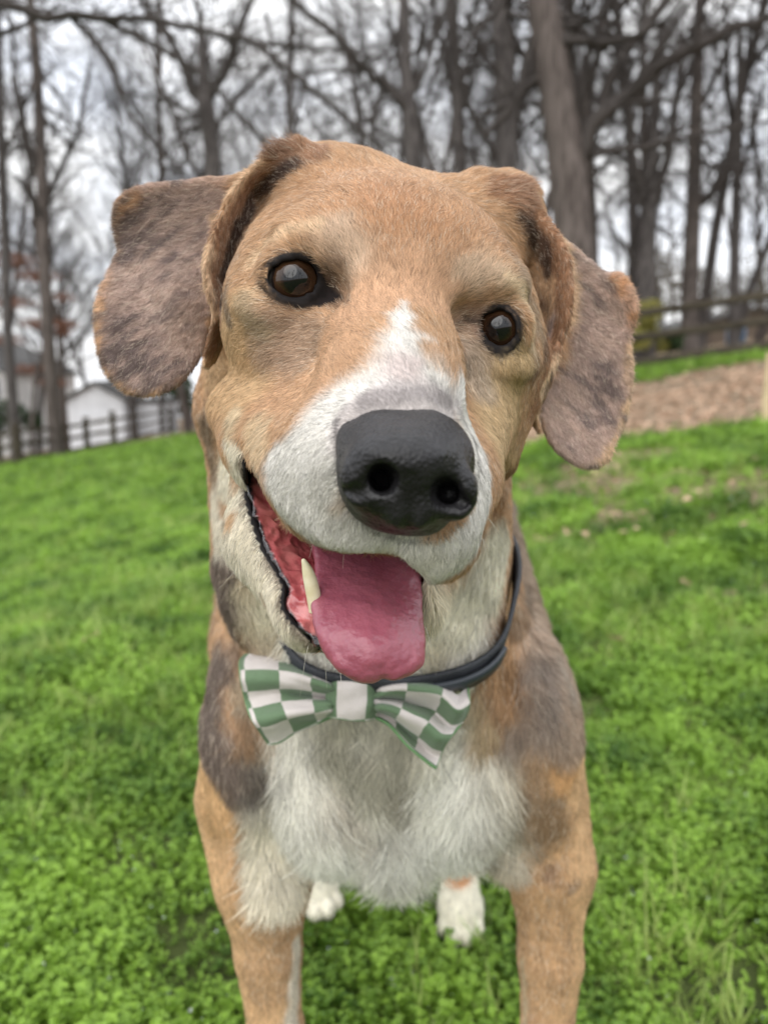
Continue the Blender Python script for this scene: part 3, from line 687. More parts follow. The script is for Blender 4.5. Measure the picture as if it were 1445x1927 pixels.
class Sculpt:
    def __init__(s, xs, ys, zs):
        s.xs, s.ys, s.zs = [np.asarray(a, np.float32) for a in (xs, ys, zs)]
        s.F = np.full((len(xs), len(ys), len(zs)), 0.05, np.float32)
    def block(s, lo, hi):
        sl = []
        for ax, a, b in zip((s.xs, s.ys, s.zs), lo, hi):
            i = max(0, np.searchsorted(ax, a) - 1); j = min(len(ax), np.searchsorted(ax, b) + 1)
            if j <= i: return None, None
            sl.append(slice(i, j))
        X = s.xs[sl[0]][:, None, None]; Y = s.ys[sl[1]][None, :, None]; Z = s.zs[sl[2]][None, None, :]
        return tuple(sl), (X, Y, Z)
    def combine(s, sl, d, k, mode):
        F = s.F[sl]
        if mode == 'add':
            h = np.clip(0.5 + 0.5 * (F - d) / k, 0, 1); r = F * (1 - h) + d * h - k * h * (1 - h)
        else:  # subtract
            e = -d
            h = np.clip(0.5 - 0.5 * (F - e) / k, 0, 1); r = F * (1 - h) + e * h + k * h * (1 - h)
        s.F[sl] = r
    def cone(s, a, ra, b, rb, k=0.008, mode='add', sq=(1, 1, 1)):
        a = np.asarray(a, float); b = np.asarray(b, float); m = max(ra, rb) + 2 * k + 0.004
        lo = np.minimum(a, b) - m; hi = np.maximum(a, b) + m
        sl, g = s.block(lo, hi)
        if sl is None: return
        ab = b - a; L2 = max(float(ab @ ab), 1e-12)
        px, py, pz = g[0] - a[0], g[1] - a[1], g[2] - a[2]
        t = np.clip((px * ab[0] + py * ab[1] + pz * ab[2]) / L2, 0, 1)
        d = np.sqrt((px - t * ab[0]) ** 2 + (py - t * ab[1]) ** 2 + (pz - t * ab[2]) ** 2) - (ra + (rb - ra) * t)
        s.combine(sl, d.astype(np.float32), k, mode)
    def chain(s, pts, k=0.008, mode='add'):
        for (a, ra), (b, rb) in zip(pts[:-1], pts[1:]): s.cone(a, ra, b, rb, k, mode)
    def ell(s, c, r, R=None, k=0.008, mode='add', pw=2.0):
        """ellipsoid: centre, radii, R = rows are the local axes in world; pw>2 squarer"""
        c = np.asarray(c, float); r = np.asarray(r, float)
        R = np.eye(3) if R is None else np.asarray(R)
        ext = np.sqrt(((R * r[:, None]) ** 2).sum(0)) * (1.0 if pw == 2 else 1.25) + 2 * k + 0.004
        sl, g = s.block(c - ext, c + ext)
        if sl is None: return
        q = [g[0] - c[0], g[1] - c[1], g[2] - c[2]]
        u = [(R[i, 0] * q[0] + R[i, 1] * q[1] + R[i, 2] * q[2]) for i in range(3)]
        if pw == 2.0:
            k0 = np.sqrt(sum((u[i] / r[i]) ** 2 for i in range(3)))
            k1 = np.sqrt(sum((u[i] / r[i] ** 2) ** 2 for i in range(3)))
            d = k0 * (k0 - 1) / np.maximum(k1, 1e-9)
        else:
            k0 = sum(np.abs(u[i] / r[i]) ** pw for i in range(3)) ** (1 / pw)
            d = (k0 - 1) * float(np.mean(r))
        s.combine(sl, d.astype(np.float32), k, mode)
    def sheet(s, poly, ctrl, thick, k=0.004, mode='add', pad=0.012, rnd=0.0015):
        """a slab whose outline is poly (photo pixels) lying on the surface through ctrl (px,py,depth)"""
        poly = np.asarray(poly, float); ctrl = np.asarray(ctrl, float)
        fn = tps(ctrl)
        pd = fn(poly[:, 0], poly[:, 1])
        cor = []
        for e in (-thick, thick):
            cor.append(P(poly[:, 0], poly[:, 1], pd + e))
        cc = P(ctrl[:, 0], ctrl[:, 1], ctrl[:, 2])
        inside = inpoly(ctrl[:, 0], ctrl[:, 1], poly)
        cor = np.concatenate(cor + ([cc[inside]] if inside.any() else []))
        lo = cor.min(0) - pad - 2 * k; hi = cor.max(0) + pad + 2 * k
        sl, g = s.block(lo, hi)
        if sl is None: return
        shp = np.broadcast_shapes(*[a.shape for a in g])
        q = np.stack([np.broadcast_to(a, shp).ravel() for a in g], 1).astype(np.float64)
        px, py, dd = proj(q)
        pb = poly.min(0) - 80; pt = poly.max(0) + 80
        m = (px > pb[0]) & (px < pt[0]) & (py > pb[1]) & (py < pt[1])
        d = np.full(len(q), 0.05)
        pxm, pym, dm = px[m], py[m], dd[m]
        sd0 = fn(pxm, pym)
        d2 = sdpoly(pxm, pym, poly) * dm / FPX
        dz = np.abs(dm - sd0) - thick / 2
        a = d2 + rnd; b = dz + rnd
        d[m] = np.sqrt(np.maximum(a, 0) ** 2 + np.maximum(b, 0) ** 2) + np.minimum(np.maximum(a, b), 0) - rnd
        s.combine(sl, d.reshape(shp).astype(np.float32), k, mode)
    def mesh(s):
        g = vdb.FloatGrid(); g.background = 0.05
        g.copyFromArray(s.F); pts, quads = g.convertToQuads(0.0)
        v = np.stack([np.interp(pts[:, i], np.arange(len(a)), a) for i, a in enumerate((s.xs, s.ys, s.zs))], 1)
        return v, quads.astype(np.int32)

def axis(segs):
    """segs: list of (start, end, step) joined into one increasing array"""
    out = []
    for a, b, st in segs: out.append(np.arange(a, b - st * 0.25, st))
    return np.concatenate(out)

# head frame (origin between the eyes; x = picture right, y = back from the nose, z = up)
EL = P(555, 532, 0.2690); ER = P(938, 612, 0.2790)
HE = (EL + ER) / 2
NT = P(765, 880, 0.197)
hx = (ER - EL) / np.linalg.norm(ER - EL)
nn = NT - HE; nn = nn - hx * (nn @ hx); nn /= np.linalg.norm(nn)
hy0 = -nn; hz0 = np.cross(hx, hy0)
a12 = math.radians(12)
hy = hy0 * math.cos(a12) - hz0 * math.sin(a12) ; hy /= np.linalg.norm(hy)
hz = np.cross(hx, hy)
HR = np.stack([hx, hy, hz])
def Hd(x, y, z): return HE + (x * hx + y * hy + z * hz) * 0.001

st = 0.0014
xs = axis([(-0.20, -0.135, 0.004), (-0.135, 0.135, st), (0.135, 0.20, 0.004)])
ys = axis([(0.16, 0.175, 0.003), (0.175, 0.365, st), (0.365, 0.47, 0.0022), (0.47, 1.16, 0.0045)])
zs = axis([(-0.02, 0.20, 0.003), (0.20, 0.42, 0.0028), (0.42, 0.72, st)])
B = Sculpt(xs, ys, zs)
mm = 0.001

# ---- body: torso, shoulders, legs (world metres)
def w(*a): return np.array(a, float)
B.cone(w(0.0, 0.555, 0.425), 0.090, w(0.005, 0.80, 0.40), 0.106, k=0.025)
B.cone(w(0.005, 0.80, 0.40), 0.108, w(0.005, 0.93, 0.42), 0.095, k=0.03)
B.cone(w(0.0, 0.52, 0.46), 0.075, w(0.0, 0.90, 0.46), 0.072, k=0.04)
# chest front
B.ell(P(728, 1360, 0.515), (0.084, 0.070, 0.098), k=0.03)
B.ell(P(615, 1450, 0.512), (0.036, 0.056, 0.048), k=0.016)
B.ell(P(868, 1445, 0.512), (0.036, 0.056, 0.046), k=0.016)
B.ell(P(742, 1480, 0.516), (0.028, 0.054, 0.036), k=0.016)
B.cone(P(742, 1540, 0.505), 0.014, P(742, 1585, 0.500), 0.006, k=0.014)
B.cone(P(585, 1540, 0.510), 0.026, P(525, 1600, 0.512), 0.024, k=0.014)
B.cone(P(905, 1530, 0.510), 0.026, P(985, 1590, 0.512), 0.024, k=0.014)
# withers and neck base behind
B.cone(P(880, 1000, 0.590), 0.034, P(915, 1180, 0.580), 0.042, k=0.02)
B.cone(P(545, 1040, 0.590), 0.044, P(520, 1190, 0.580), 0.044, k=0.02)
# shoulders
B.ell(P(484, 1325, 0.520), (0.029, 0.062, 0.062), k=0.022)
B.ell(P(975, 1340, 0.520), (0.032, 0.062, 0.062), k=0.022)
B.ell(P(468, 1440, 0.515), (0.027, 0.048, 0.055), k=0.018)
B.ell(P(1008, 1440, 0.515), (0.027, 0.050, 0.060), k=0.018)
# front legs
LL = [(P(468, 1500, 0.51), 0.028), (P(496, 1640, 0.505), 0.0265), (P(504, 1790, 0.505), 0.0195), (P(518, 1927, 0.505), 0.0155)]
zl = LL[-1][0]
LL += [(w(zl[0] + 0.003, zl[1] + 0.004, 0.105), 0.0135), (w(zl[0] + 0.004, zl[1] - 0.002, 0.06), 0.0145), (w(zl[0] + 0.004, zl[1] - 0.022, 0.028), 0.017)]
B.chain([(a_, r_ + .0012) for a_, r_ in LL], k=0.004)
B.cone(LL[0][0], LL[0][1], LL[1][0], LL[1][1], k=0.02)
RL = [(P(1008, 1510, 0.51), 0.0275), (P(1030, 1620, 0.505), 0.0230), (P(1034, 1700, 0.505), 0.0200), (P(1035, 1800, 0.505), 0.0185), (P(1030, 1927, 0.505), 0.0145)]
zr = RL[-1][0]
RL += [(w(zr[0] - 0.002, zr[1] + 0.004, 0.105), 0.0135), (w(zr[0] - 0.003, zr[1] - 0.002, 0.06), 0.0145), (w(zr[0] - 0.003, zr[1] - 0.022, 0.028), 0.017)]
B.chain([(a_, r_ + .0012) for a_, r_ in RL], k=0.004)
B.cone(RL[0][0], RL[0][1], RL[1][0], RL[1][1], k=0.02)
B.ell(P(1070, 1630, 0.515), (0.012, 0.018, 0.022), k=0.012)          # right elbow
def paw(cx, cy, zb=0.0, yaw=0.0, s=1.0):
    c, sn = math.cos(yaw), math.sin(yaw)
    def q(x, y, z): return w(cx + (x * c - y * sn) * s, cy + (x * sn + y * c) * s, zb + z * s)
    B.ell(q(0, 0, 0.022), (0.024 * s, 0.030 * s, 0.019 * s), k=0.01)
    for i, (tx, ty) in enumerate(((-0.019, -0.022), (-0.0068, -0.034), (0.0068, -0.034), (0.019, -0.022))):
        B.cone(q(tx * 0.6, 0.0, 0.026), 0.0075 * s, q(tx, ty, 0.014), 0.0085 * s, k=0.003)
    return q
paw(zl[0] + 0.004, zl[1] - 0.034); paw(zr[0] - 0.003, zr[1] - 0.034)
# hind legs: thigh, stifle, hock, metatarsus
for sx, toe, ya in ((1, P(872, 1772, 0.800), 0.10), (-1, P(590, 1722, 0.815), 0.25)):
    tx, ty = toe[0], toe[1]
    zb = max(0.0, toe[2] - 0.008)
    paw(tx, ty + 0.034, zb - 0.002, ya * sx * -1, 0.92)
    B.chain([(w(sx * 0.075, 0.90, 0.36), 0.062), (w(sx * 0.095, 0.80, 0.24), 0.042), (w(tx + sx * 0.008, 0.875, 0.165 + zb * .5), 0.020),
             (w(tx + sx * 0.002, 0.86, 0.13 + zb), 0.018), (w(tx + 0.0, ty + 0.065, 0.055 + zb), 0.0155), (w(tx, ty + 0.04, 0.03 + zb), 0.018)], k=0.02)
B.chain([(w(0.0, 1.01, 0.45), 0.022), (w(0.01, 1.06, 0.40), 0.016), (w(0.02, 1.10, 0.31), 0.012), (w(0.03, 1.11, 0.22), 0.007)], k=0.02)
# neck
B.cone(Hd(-4, 85, -20), 0.060, P(695, 980, 0.455), 0.068, k=0.025)
B.cone(P(695, 980, 0.455), 0.070, P(722, 1250, 0.535), 0.080, k=0.03)
B.cone(P(640, 900, 0.45), 0.062, P(580, 1150, 0.515), 0.054, k=0.03)
B.cone(P(745, 900, 0.45), 0.056, P(803, 1150, 0.520), 0.048, k=0.03)
B.cone(P(450, 620, 0.420), 0.018, P(432, 770, 0.425), 0.0135, k=0.02)
B.cone(P(432, 770, 0.425), 0.0135, P(498, 1000, 0.465), 0.025, k=0.02)
# throat ruff of longer hair below the jaw
B.ell(P(850, 1110, 0.440), (0.024, 0.026, 0.042), k=0.02)
B.ell(P(515, 1060, 0.430), (0.030, 0.030, 0.050), k=0.02)
B.ell(P(700, 1190, 0.435), (0.055, 0.030, 0.030), k=0.02)

# ---- skull (head frame, mm)
B.ell(Hd(0, 62, 0), w(55, 58, 36) * mm, HR, k=0.012)
B.ell(Hd(0, 34, 8), w(43, 40, 29) * mm, HR, k=0.014)
B.ell(P(605, 348, 0.345), (0.028, 0.026, 0.0145), None, k=0.016)
B.ell(P(950, 440, 0.350), (0.017, 0.026, 0.022), None, k=0.014)
B.ell(P(900, 395, 0.352), (0.018, 0.026, 0.010), None, k=0.020)
for sx in (-1, 1):
    B.ell(Hd(sx * 41, 42, -20), w(24.5, 38, 33) * mm, HR, k=0.014)      # cheek
    B.ell(Hd(sx * 30, 17, 13), w(16, 15, 8) * mm, HR, k=0.010)        # brow
    B.ell(Hd(sx * 44, 12, -13), w(13, 14, 7) * mm, HR, k=0.008)       # cheek bone below the eye
    B.ell(Hd(sx * 31, 22, -34), w(18, 34, 20) * mm, HR, k=0.014)      # jowl root
# muzzle
B.cone(Hd(0, 10, -16), 0.0275, Hd(0, -38, -22), 0.0225, k=0.012)
B.cone(Hd(0, -36, -24), 0.0205, Hd(0, -62, -25), 0.0160, k=0.008)
for sx in (-1, 1):
    B.chain([(Hd(sx * 26, 26, -42), 0.0165), (Hd(sx * 18, -10, -43), 0.0175), (Hd(sx * 12.5, -50, -40), 0.0175), (Hd(sx * 9, -62, -37), 0.0150)], k=0.009)
# flews: the side of the muzzle runs straight into the cheek
B.chain([(P(458, 772, 0.305), 0.0130), (P(520, 832, 0.285), 0.0170), (P(600, 900, 0.262), 0.0195), (P(680, 960, 0.240), 0.017)], k=0.010)
B.chain([(P(888, 800, 0.300), 0.015), (P(846, 895, 0.270), 0.0150), (P(818, 980, 0.240), 0.0140)], k=0.010)
B.cone(P(958, 700, 0.328), 0.0150, P(928, 850, 0.325), 0.0100, k=0.018)
B.cone(P(836, 1028, 0.248), 0.0090, P(800, 1045, 0.240), 0.0085, k=0.008)
# ---- lower jaw, dropped open
JT = P(672, 1165, 0.262)
B.chain([(Hd(-38, 48, -52), 0.020), (P(520, 1010, 0.300), 0.0165), (P(600, 1140, 0.274), 0.0140), (P(668, 1172, 0.268), 0.0115)], k=0.008)
B.chain([(Hd(34, 48, -52), 0.020), (P(800, 1010, 0.312), 0.0165), (P(750, 1120, 0.284), 0.0130), (P(690, 1172, 0.268), 0.0115)], k=0.008)
B.cone(P(660, 1000, 0.335), 0.026, P(680, 1140, 0.290), 0.014, k=0.012)

# mouth opening: carve between the lips
UPLIP = smooth_poly([(462, 836), (473, 868), (494, 908), (516, 945), (538, 978), (565, 1004), (600, 1026), (650, 1035), (700, 1036), (745, 1040), (775, 1060), (800, 1084)], 3, False)
LOLIP = smooth_poly([(800, 1084), (800, 1150), (790, 1215), (740, 1245), (660, 1245), (612, 1225), (575, 1190), (548, 1160), (537, 1135), (541, 1108), (524, 1070), (505, 1035), (488, 990), (475, 945), (467, 895), (462, 836)], 3, False)
MOUTH = np.concatenate([UPLIP, LOLIP[1:-1]])
mo_c = [(458, 828, 0.300), (500, 950, 0.290), (540, 1080, 0.272), (600, 1200, 0.258), (700, 1230, 0.252), (790, 1150, 0.262), (800, 1084, 0.272), (650, 1040, 0.285), (700, 1120, 0.275)]
# region under the upper lip too, so that the cavity runs back below the muzzle
MOUTHB = np.array([(x, y) for x, y in MOUTH])
B.sheet(MOUTH, [(x, y, z - 0.030) for x, y, z in mo_c], 0.094, k=0.0025, mode='sub', rnd=0.003)
B.cone(Hd(-6, -10, -56), 0.014, Hd(-4, -50, -62), 0.011, k=0.004, mode='sub')

# ---- ears: thin folded flaps
EARL = smooth_poly([(500, 318), (440, 330), (395, 334), (335, 342), (268, 350), (228, 372), (215, 402), (218, 440), (224, 472), (206, 512), (188, 552), (181, 590), (184, 640), (193, 684),
                    (214, 716), (246, 740), (288, 743), (332, 726), (362, 694), (384, 655), (398, 600), (420, 540), (440, 470), (490, 390)], 3)
B.sheet(EARL, [(480, 330, 0.338), (340, 345, 0.333), (228, 375, 0.328), (188, 560, 0.322), (245, 740, 0.318), (330, 725, 0.320), (390, 640, 0.332), (400, 480, 0.338), (290, 560, 0.330), (290, 440, 0.336), (215, 470, 0.333), (330, 560, 0.327)],
        0.0042, k=0.004)
FOLDL = smooth_poly([(575, 268), (530, 280), (480, 312), (440, 352), (412, 410), (388, 475), (384, 520), (395, 562), (403, 590), (392, 640), (384, 688), (410, 670), (428, 600), (440, 530), (462, 470), (520, 400), (585, 340)], 3)
B.sheet(FOLDL, [(575, 275, 0.322), (500, 300, 0.318), (440, 352, 0.312), (388, 475, 0.305), (384, 520, 0.304), (403, 590, 0.308), (386, 680, 0.318),
                (430, 600, 0.325), (440, 530, 0.328), (462, 470, 0.333), (520, 400, 0.332), (580, 340, 0.326), (480, 370, 0.332)], 0.006, k=0.006)
EARR = smooth_poly([(1000, 400), (1050, 440), (1098, 478), (1136, 512), (1166, 514), (1188, 545), (1199, 580), (1192, 612), (1184, 640), (1189, 690), (1185, 745), (1174, 795), (1156, 832), (1146, 862),
                    (1118, 879), (1092, 878), (1060, 860), (1034, 833), (1020, 800), (1012, 760), (1020, 700), (1030, 600), (1020, 500)], 3)
B.sheet(EARR, [(1010, 410, 0.352), (1098, 478, 0.352), (1160, 520, 0.346), (1196, 585, 0.338), (1188, 690, 0.340), (1150, 850, 0.336), (1095, 875, 0.338), (1030, 830, 0.342), (1012, 740, 0.345), (1030, 560, 0.352), (1110, 650, 0.350), (1170, 600, 0.347), (1120, 770, 0.347)],
        0.0042, k=0.004)
FOLDR = smooth_poly([(880, 332), (940, 342), (985, 368), (1030, 415), (1062, 465), (1075, 530), (1070, 600), (1044, 672), (1020, 725), (1010, 790), (1018, 812), (1002, 790), (998, 735), (1008, 680), (1014, 620), (1000, 560), (985, 490), (955, 430), (900, 380)], 3)
B.sheet(FOLDR, [(890, 340, 0.3350), (985, 370, 0.3320), (1062, 465, 0.3180), (1075, 530, 0.3150), (1070, 600, 0.3160), (1030, 705, 0.3230), (1012, 800, 0.3380), (1003, 735, 0.3400), (1014, 620, 0.3420), (1000, 560, 0.3450), (985, 490, 0.3450), (955, 430, 0.3440), (1020, 520, 0.3380)], 0.006, k=0.006)

# ---- eyes: sockets and lids
EYES = []
LIDL = smooth_poly([(506, 524), (513, 508), (531, 495), (558, 489), (582, 495), (597, 511), (605, 534), (612, 551), (597, 560), (571, 563), (546, 560), (524, 548), (512, 537)], 3)
LIDR = smooth_poly([(904, 603), (913, 594), (926, 588), (941, 585), (955, 590), (965, 601), (968, 616), (965, 632), (956, 644), (941, 650), (926, 644), (915, 632), (907, 617)], 3)
for (cx, cy, cd, lid, rr) in ((556, 528, 0.2795, LIDL, 0.0105), (938, 618, 0.2901, LIDR, 0.0100)):
    c = P(cx, cy, cd); EYES.append((c, rr))
    B.ell(c + 0.0006 * hy, (rr + 0.0028,) * 3, None, k=0.004)
for sx in (-1, 1): B.ell(Hd(sx * 23.0, -2.5, -1), w(5, 5, 6) * mm, HR, k=0.007, mode='sub')
B.sheet(LIDL, [(500, 500, 0.268), (610, 500, 0.266), (555, 570, 0.266)], 0.012, k=0.0012, mode='sub', rnd=0.001)
B.sheet(LIDR, [(900, 590, 0.277), (970, 590, 0.280), (935, 650, 0.278)], 0.012, k=0.0012, mode='sub', rnd=0.001)
for c, rr in EYES: B.ell(c, (rr + 0.0002,) * 3, None, k=0.0006, mode='sub')

verts, quads = B.mesh()
# ---------------------------------------------------------------- dog parts
def relax(v, q, it=2, lam=0.5, mu=-0.52):
    n = len(v); e = np.concatenate([q[:, [0, 1]], q[:, [1, 2]], q[:, [2, 3]], q[:, [3, 0]]])
    e = np.concatenate([e, e[:, ::-1]]); deg = np.bincount(e[:, 0], minlength=n)[:, None] + 1e-9
    for i in range(it):
        for f in (lam, mu):
            a = np.stack([np.bincount(e[:, 0], weights=v[e[:, 1], k], minlength=n) for k in range(3)], 1) / deg
            v = v + f * (a - v)
    return v
def vnormals(v, q):
    a, b, c, d = (v[q[:, i]] for i in range(4))
    fn = np.cross(c - a, d - b)
    n = np.zeros_like(v)
    for i in range(4):
        for k in range(3): n[:, k] += np.bincount(q[:, i], weights=fn[:, k], minlength=len(v))
    return n / (np.linalg.norm(n, axis=1, keepdims=True) + 1e-12)
verts = relax(verts, quads, 5)

def small(lo, hi, step):
    return Sculpt(*[np.arange(a, b, step) for a, b in zip(lo, hi)])

# nose pad
cN = P(765, 885, 0.2060)
N_ = small(cN - 0.030, cN + 0.030, 0.0006)
NOSE = smooth_poly([(633, 860), (633, 822), (644, 799), (668, 786), (695, 767), (735, 759), (788, 762), (836, 780), (866, 801), (886, 832), (893, 862), (889, 903), (875, 938), (851, 974), (828, 998), (796, 1009), (740, 1006), (696, 993), (664, 970), (643, 937), (634, 898)], 3)
N_.sheet(NOSE, [(765, 850, 0.2045), (765, 920, 0.2080), (765, 1005, 0.2185), (765, 800, 0.2120), (765, 762, 0.2250), (690, 850, 0.2075), (845, 855, 0.2095), (640, 840, 0.2190), (640, 900, 0.2190), (892, 850, 0.2225), (886, 905, 0.2215), (668, 960, 0.2170), (855, 965, 0.2190), (680, 790, 0.2190), (855, 795, 0.2210)], 0.020, k=0.001, rnd=0.0085)
N_.ell(P(690, 900, 0.2050), (0.0072, 0.006, 0.0085), k=0.006)
N_.ell(P(856, 925, 0.2085), (0.0062, 0.006, 0.0080), k=0.006)
N_.ell(P(770, 960, 0.2050), (0.0060, 0.005, 0.0060), k=0.006)
N_.chain([(P(724, 899, 0.186), 0.0029), (P(720, 902, 0.198), 0.0031), (P(712, 906, 0.214), 0.003)], k=0.003, mode='sub')
N_.chain([(P(716, 910, 0.1945), 0.0032), (P(694, 922, 0.1965), 0.0026), (P(668, 930, 0.2005), 0.0014), (P(652, 924, 0.2040), 0.0007)], k=0.0026, mode='sub')
N_.chain([(P(836, 920, 0.189), 0.0028), (P(840, 926, 0.202), 0.0031), (P(846, 930, 0.217), 0.003)], k=0.003, mode='sub')
N_.chain([(P(845, 934, 0.1995), 0.0032), (P(860, 948, 0.2030), 0.0024), (P(874, 946, 0.2065), 0.0010)], k=0.0026, mode='sub')
N_.chain([(P(776, 900, 0.1950), 0.0003), (P(772, 950, 0.1965), 0.0011), (P(765, 1015, 0.2070), 0.0013)], k=0.003, mode='sub')
nv, nq = N_.mesh(); nv = relax(nv, nq, 2)
nv = nv + vnormals(nv, nq) * ((fnoise(nv, 900, 3, 2) - 0.5) * 0.00035)[:, None]

# tongue
cT = P(695, 1150, 0.262)
T_ = small(cT - w(0.026, 0.034, 0.034), cT + w(0.026, 0.036, 0.034), 0.0007)
TONGUE = smooth_poly([(592, 1010), (660, 1000), (745, 1010), (782, 1050), (792, 1085), (794, 1130), (798, 1180), (801, 1232), (792, 1256), (768, 1272), (740, 1281), (722, 1277), (704, 1285), (672, 1284), (640, 1266), (614, 1238), (597, 1200), (588, 1165), (585, 1130), (592, 1095), (590, 1050)], 3)
T_.sheet(TONGUE, [(690, 1020, 0.287), (690, 1090, 0.270), (600, 1100, 0.268), (785, 1110, 0.274), (694, 1160, 0.252), (600, 1190, 0.250), (792, 1200, 0.255), (700, 1240, 0.2435), (612, 1235, 0.2475), (790, 1245, 0.2510), (704, 1285, 0.2465), (650, 1170, 0.2510), (745, 1170, 0.2530)], 0.0065, k=0.001, rnd=0.0030)
T_.chain([(P(704, 1040, 0.270), 0.0010), (P(708, 1120, 0.2550), 0.0013), (P(714, 1170, 0.2440), 0.0011), (P(706, 1215, 0.2395), 0.0003)], k=0.003, mode='sub')
T_.chain([(P(640, 1060, 0.2700), 0.0002), (P(636, 1120, 0.2575), 0.0003)], k=0.0012, mode='sub')
T_.chain([(P(718, 1262, 0.2370), 0.0008), (P(722, 1284, 0.2400), 0.0016)], k=0.003, mode='sub')
tv, tq = T_.mesh(); tv = relax(tv, tq, 2)
tv = tv + vnormals(tv, tq) * ((fnoise(tv, 220, 5, 3) - 0.5) * 0.0011)[:, None]

# inside of the mouth: cheek lining, gum
cG = P(545, 1040, 0.282)
G_ = small(cG - w(0.026, 0.045, 0.052), cG + w(0.028, 0.045, 0.050), 0.0008)
GUM = smooth_poly([(458, 820), (500, 880), (560, 960), (610, 1000), (640, 1030), (640, 1120), (625, 1200), (640, 1235), (612, 1225), (575, 1192), (548, 1162), (537, 1137), (541, 1110), (522, 1070), (503, 1035), (486, 990), (473, 945), (464, 895)], 3)
gum_c = [(460, 830, 0.306), (500, 950, 0.294), (520, 1000, 0.290), (545, 1080, 0.276), (548, 1150, 0.268), (600, 1210, 0.262), (560, 980, 0.300), (600, 1040, 0.296), (620, 1100, 0.280), (640, 1180, 0.270)]
G_.sheet(GUM, gum_c, 0.008, k=0.001, rnd=0.002)
G_.chain([(P(588, 1150, 0.268), 0.0040), (P(560, 1080, 0.280), 0.0035), (P(545, 1040, 0.290), 0.003)], k=0.004)
gv, gq = G_.mesh(); gv = relax(gv, gq, 1)
gn = vnormals(gv, gq)
rid = np.abs(fnoise(gv * w(1, 1, 1.9), 120, 9, 2) - 0.5) * 2
gv = gv + gn * (0.0034 * (0.28 - np.minimum(rid, 0.4)) + 0.0008 * (vnoise(gv, 400, 4) - 0.5))[:, None]

# canine
cC = P(583, 1095, 0.262)
C_ = small(cC - 0.010, cC + 0.012, 0.0004)
ct = smooth_poly([(594, 1165, 0.262, .0018), (590, 1120, 0.2605, .0024), (582, 1085, 0.2590, .0021), (576, 1066, 0.2580, .0013), (571, 1054, 0.2572, .0006)], 5, False)
C_.chain([(P(q[0], q[1], q[2]), q[3]) for q in ct], k=0.0004)
cv, cq = C_.mesh()

# ---------------------------------------------------------------- coat: colour, length and lie of the hair
bvh = BVHTree.FromPolygons(verts.tolist(), quads.tolist())
_c = Vector(CAMPOS)
def hit(px, py):
    p = P(px, py, 1.0); dr = Vector(p - CAMPOS).normalized()
    h = bvh.ray_cast(_c, dr)
    if h[0] is None: return None
    return np.array(h[0])
def hits(pts):
    out = [hit(*p[:2]) for p in pts]; good = [o for o in out if o is not None]
    fb = good[0] if good else None
    # a point just off the outline takes the depth of its nearest neighbour
    res = []
    for i, o in enumerate(out):
        if o is None:
            j = min((k for k in range(len(out)) if out[k] is not None), key=lambda k: abs(k - i), default=None)
            if j is None: continue
            d = (out[j] - CAMPOS) @ FWD; o = P(pts[i][0], pts[i][1], d)
        res.append(o)
    return res
def lin(c):
    c = np.array(c, float) / 255.0
    return np.where(c < 0.04045, c / 12.92, ((c + 0.055) / 1.055) ** 2.4)
def segdist(p, a, b):
    ab = b - a; t = np.clip(((p - a) @ ab) / (ab @ ab + 1e-12), 0, 1)
    return np.linalg.norm(p - a - t[:, None] * ab, axis=1)

# ring round the neck where the collar lies
_b, _d = hits([(868, 1238), (560, 1236)]); _a = P(950, 1050, ((_b - CAMPOS) @ FWD) + 0.056)
_a_d = (_a - CAMPOS) @ FWD + 0.012
RN = np.cross(_b - _a, _d - _a); RN /= np.linalg.norm(RN)
if RN[2] < 0: RN = -RN
_ax0 = Hd(-4, 85, -20); _ax1 = P(722, 1250, 0.535)
_t = ((_a - _ax0) @ RN) / ((_ax1 - _ax0) @ RN); RC = _ax0 + (_ax1 - _ax0) * _t
print('front depth', (_b - CAMPOS) @ FWD, 'axis t', _t)
RU = (_b - RC) - RN * ((_b - RC) @ RN); RU /= np.linalg.norm(RU); RV = np.cross(RN, RU)
RTH = np.arange(96) / 96 * 2 * np.pi; RR = []
for th in RTH:
    dr = RU * math.cos(th) + RV * math.sin(th)
    h = bvh.ray_cast(Vector(RC), Vector(dr)); RR.append(h[3] if h[0] is not None else 0.08)
_rp = np.array([proj(RC + (RU * math.cos(t_) + RV * math.sin(t_)) * 0.078)[0] for t_ in RTH])
print('neck ring', np.round(RR, 3)[::6], np.round(_rp)[::6])
RR = np.minimum(np.array(RR), 0.084 - 0.012 * sstep(885, 950, _rp))
for _ in range(6): RR = (np.roll(RR, 1) + RR + np.roll(RR, -1)) / 3
_off = []
for th, rr_ in zip(RTH, RR):
    q_ = RC + (RU * math.cos(th) + RV * math.sin(th)) * rr_
    a_, b_, c_ = proj(q_); _off.append(1.0 if (572 < a_ < 975 and c_ < _a_d) else 0.0)
_off = np.array(_off)
for _ in range(3): _off = (np.roll(_off, 1) + _off + np.roll(_off, -1)) / 3
ROFF = 0.0015 + 0.0085 * _off
print('collar', RC, RN, RR.min(), RR.max())

# (points in the photo, radius mm, soft edge mm, colour, strength[, length mm])
EARSL = EARL; EARSR = EARR
def _st(poly, i0, i1): return [tuple(p) for p in poly[i0:i1]]
LAY = []
def L(pts, r, soft, col, s=1.0, ln=None, edge=None): LAY.append((pts, r, soft, col, s, ln, (0.35 if soft < 8 else 0.2) if edge is None else edge))
TAN = (200, 162, 126)
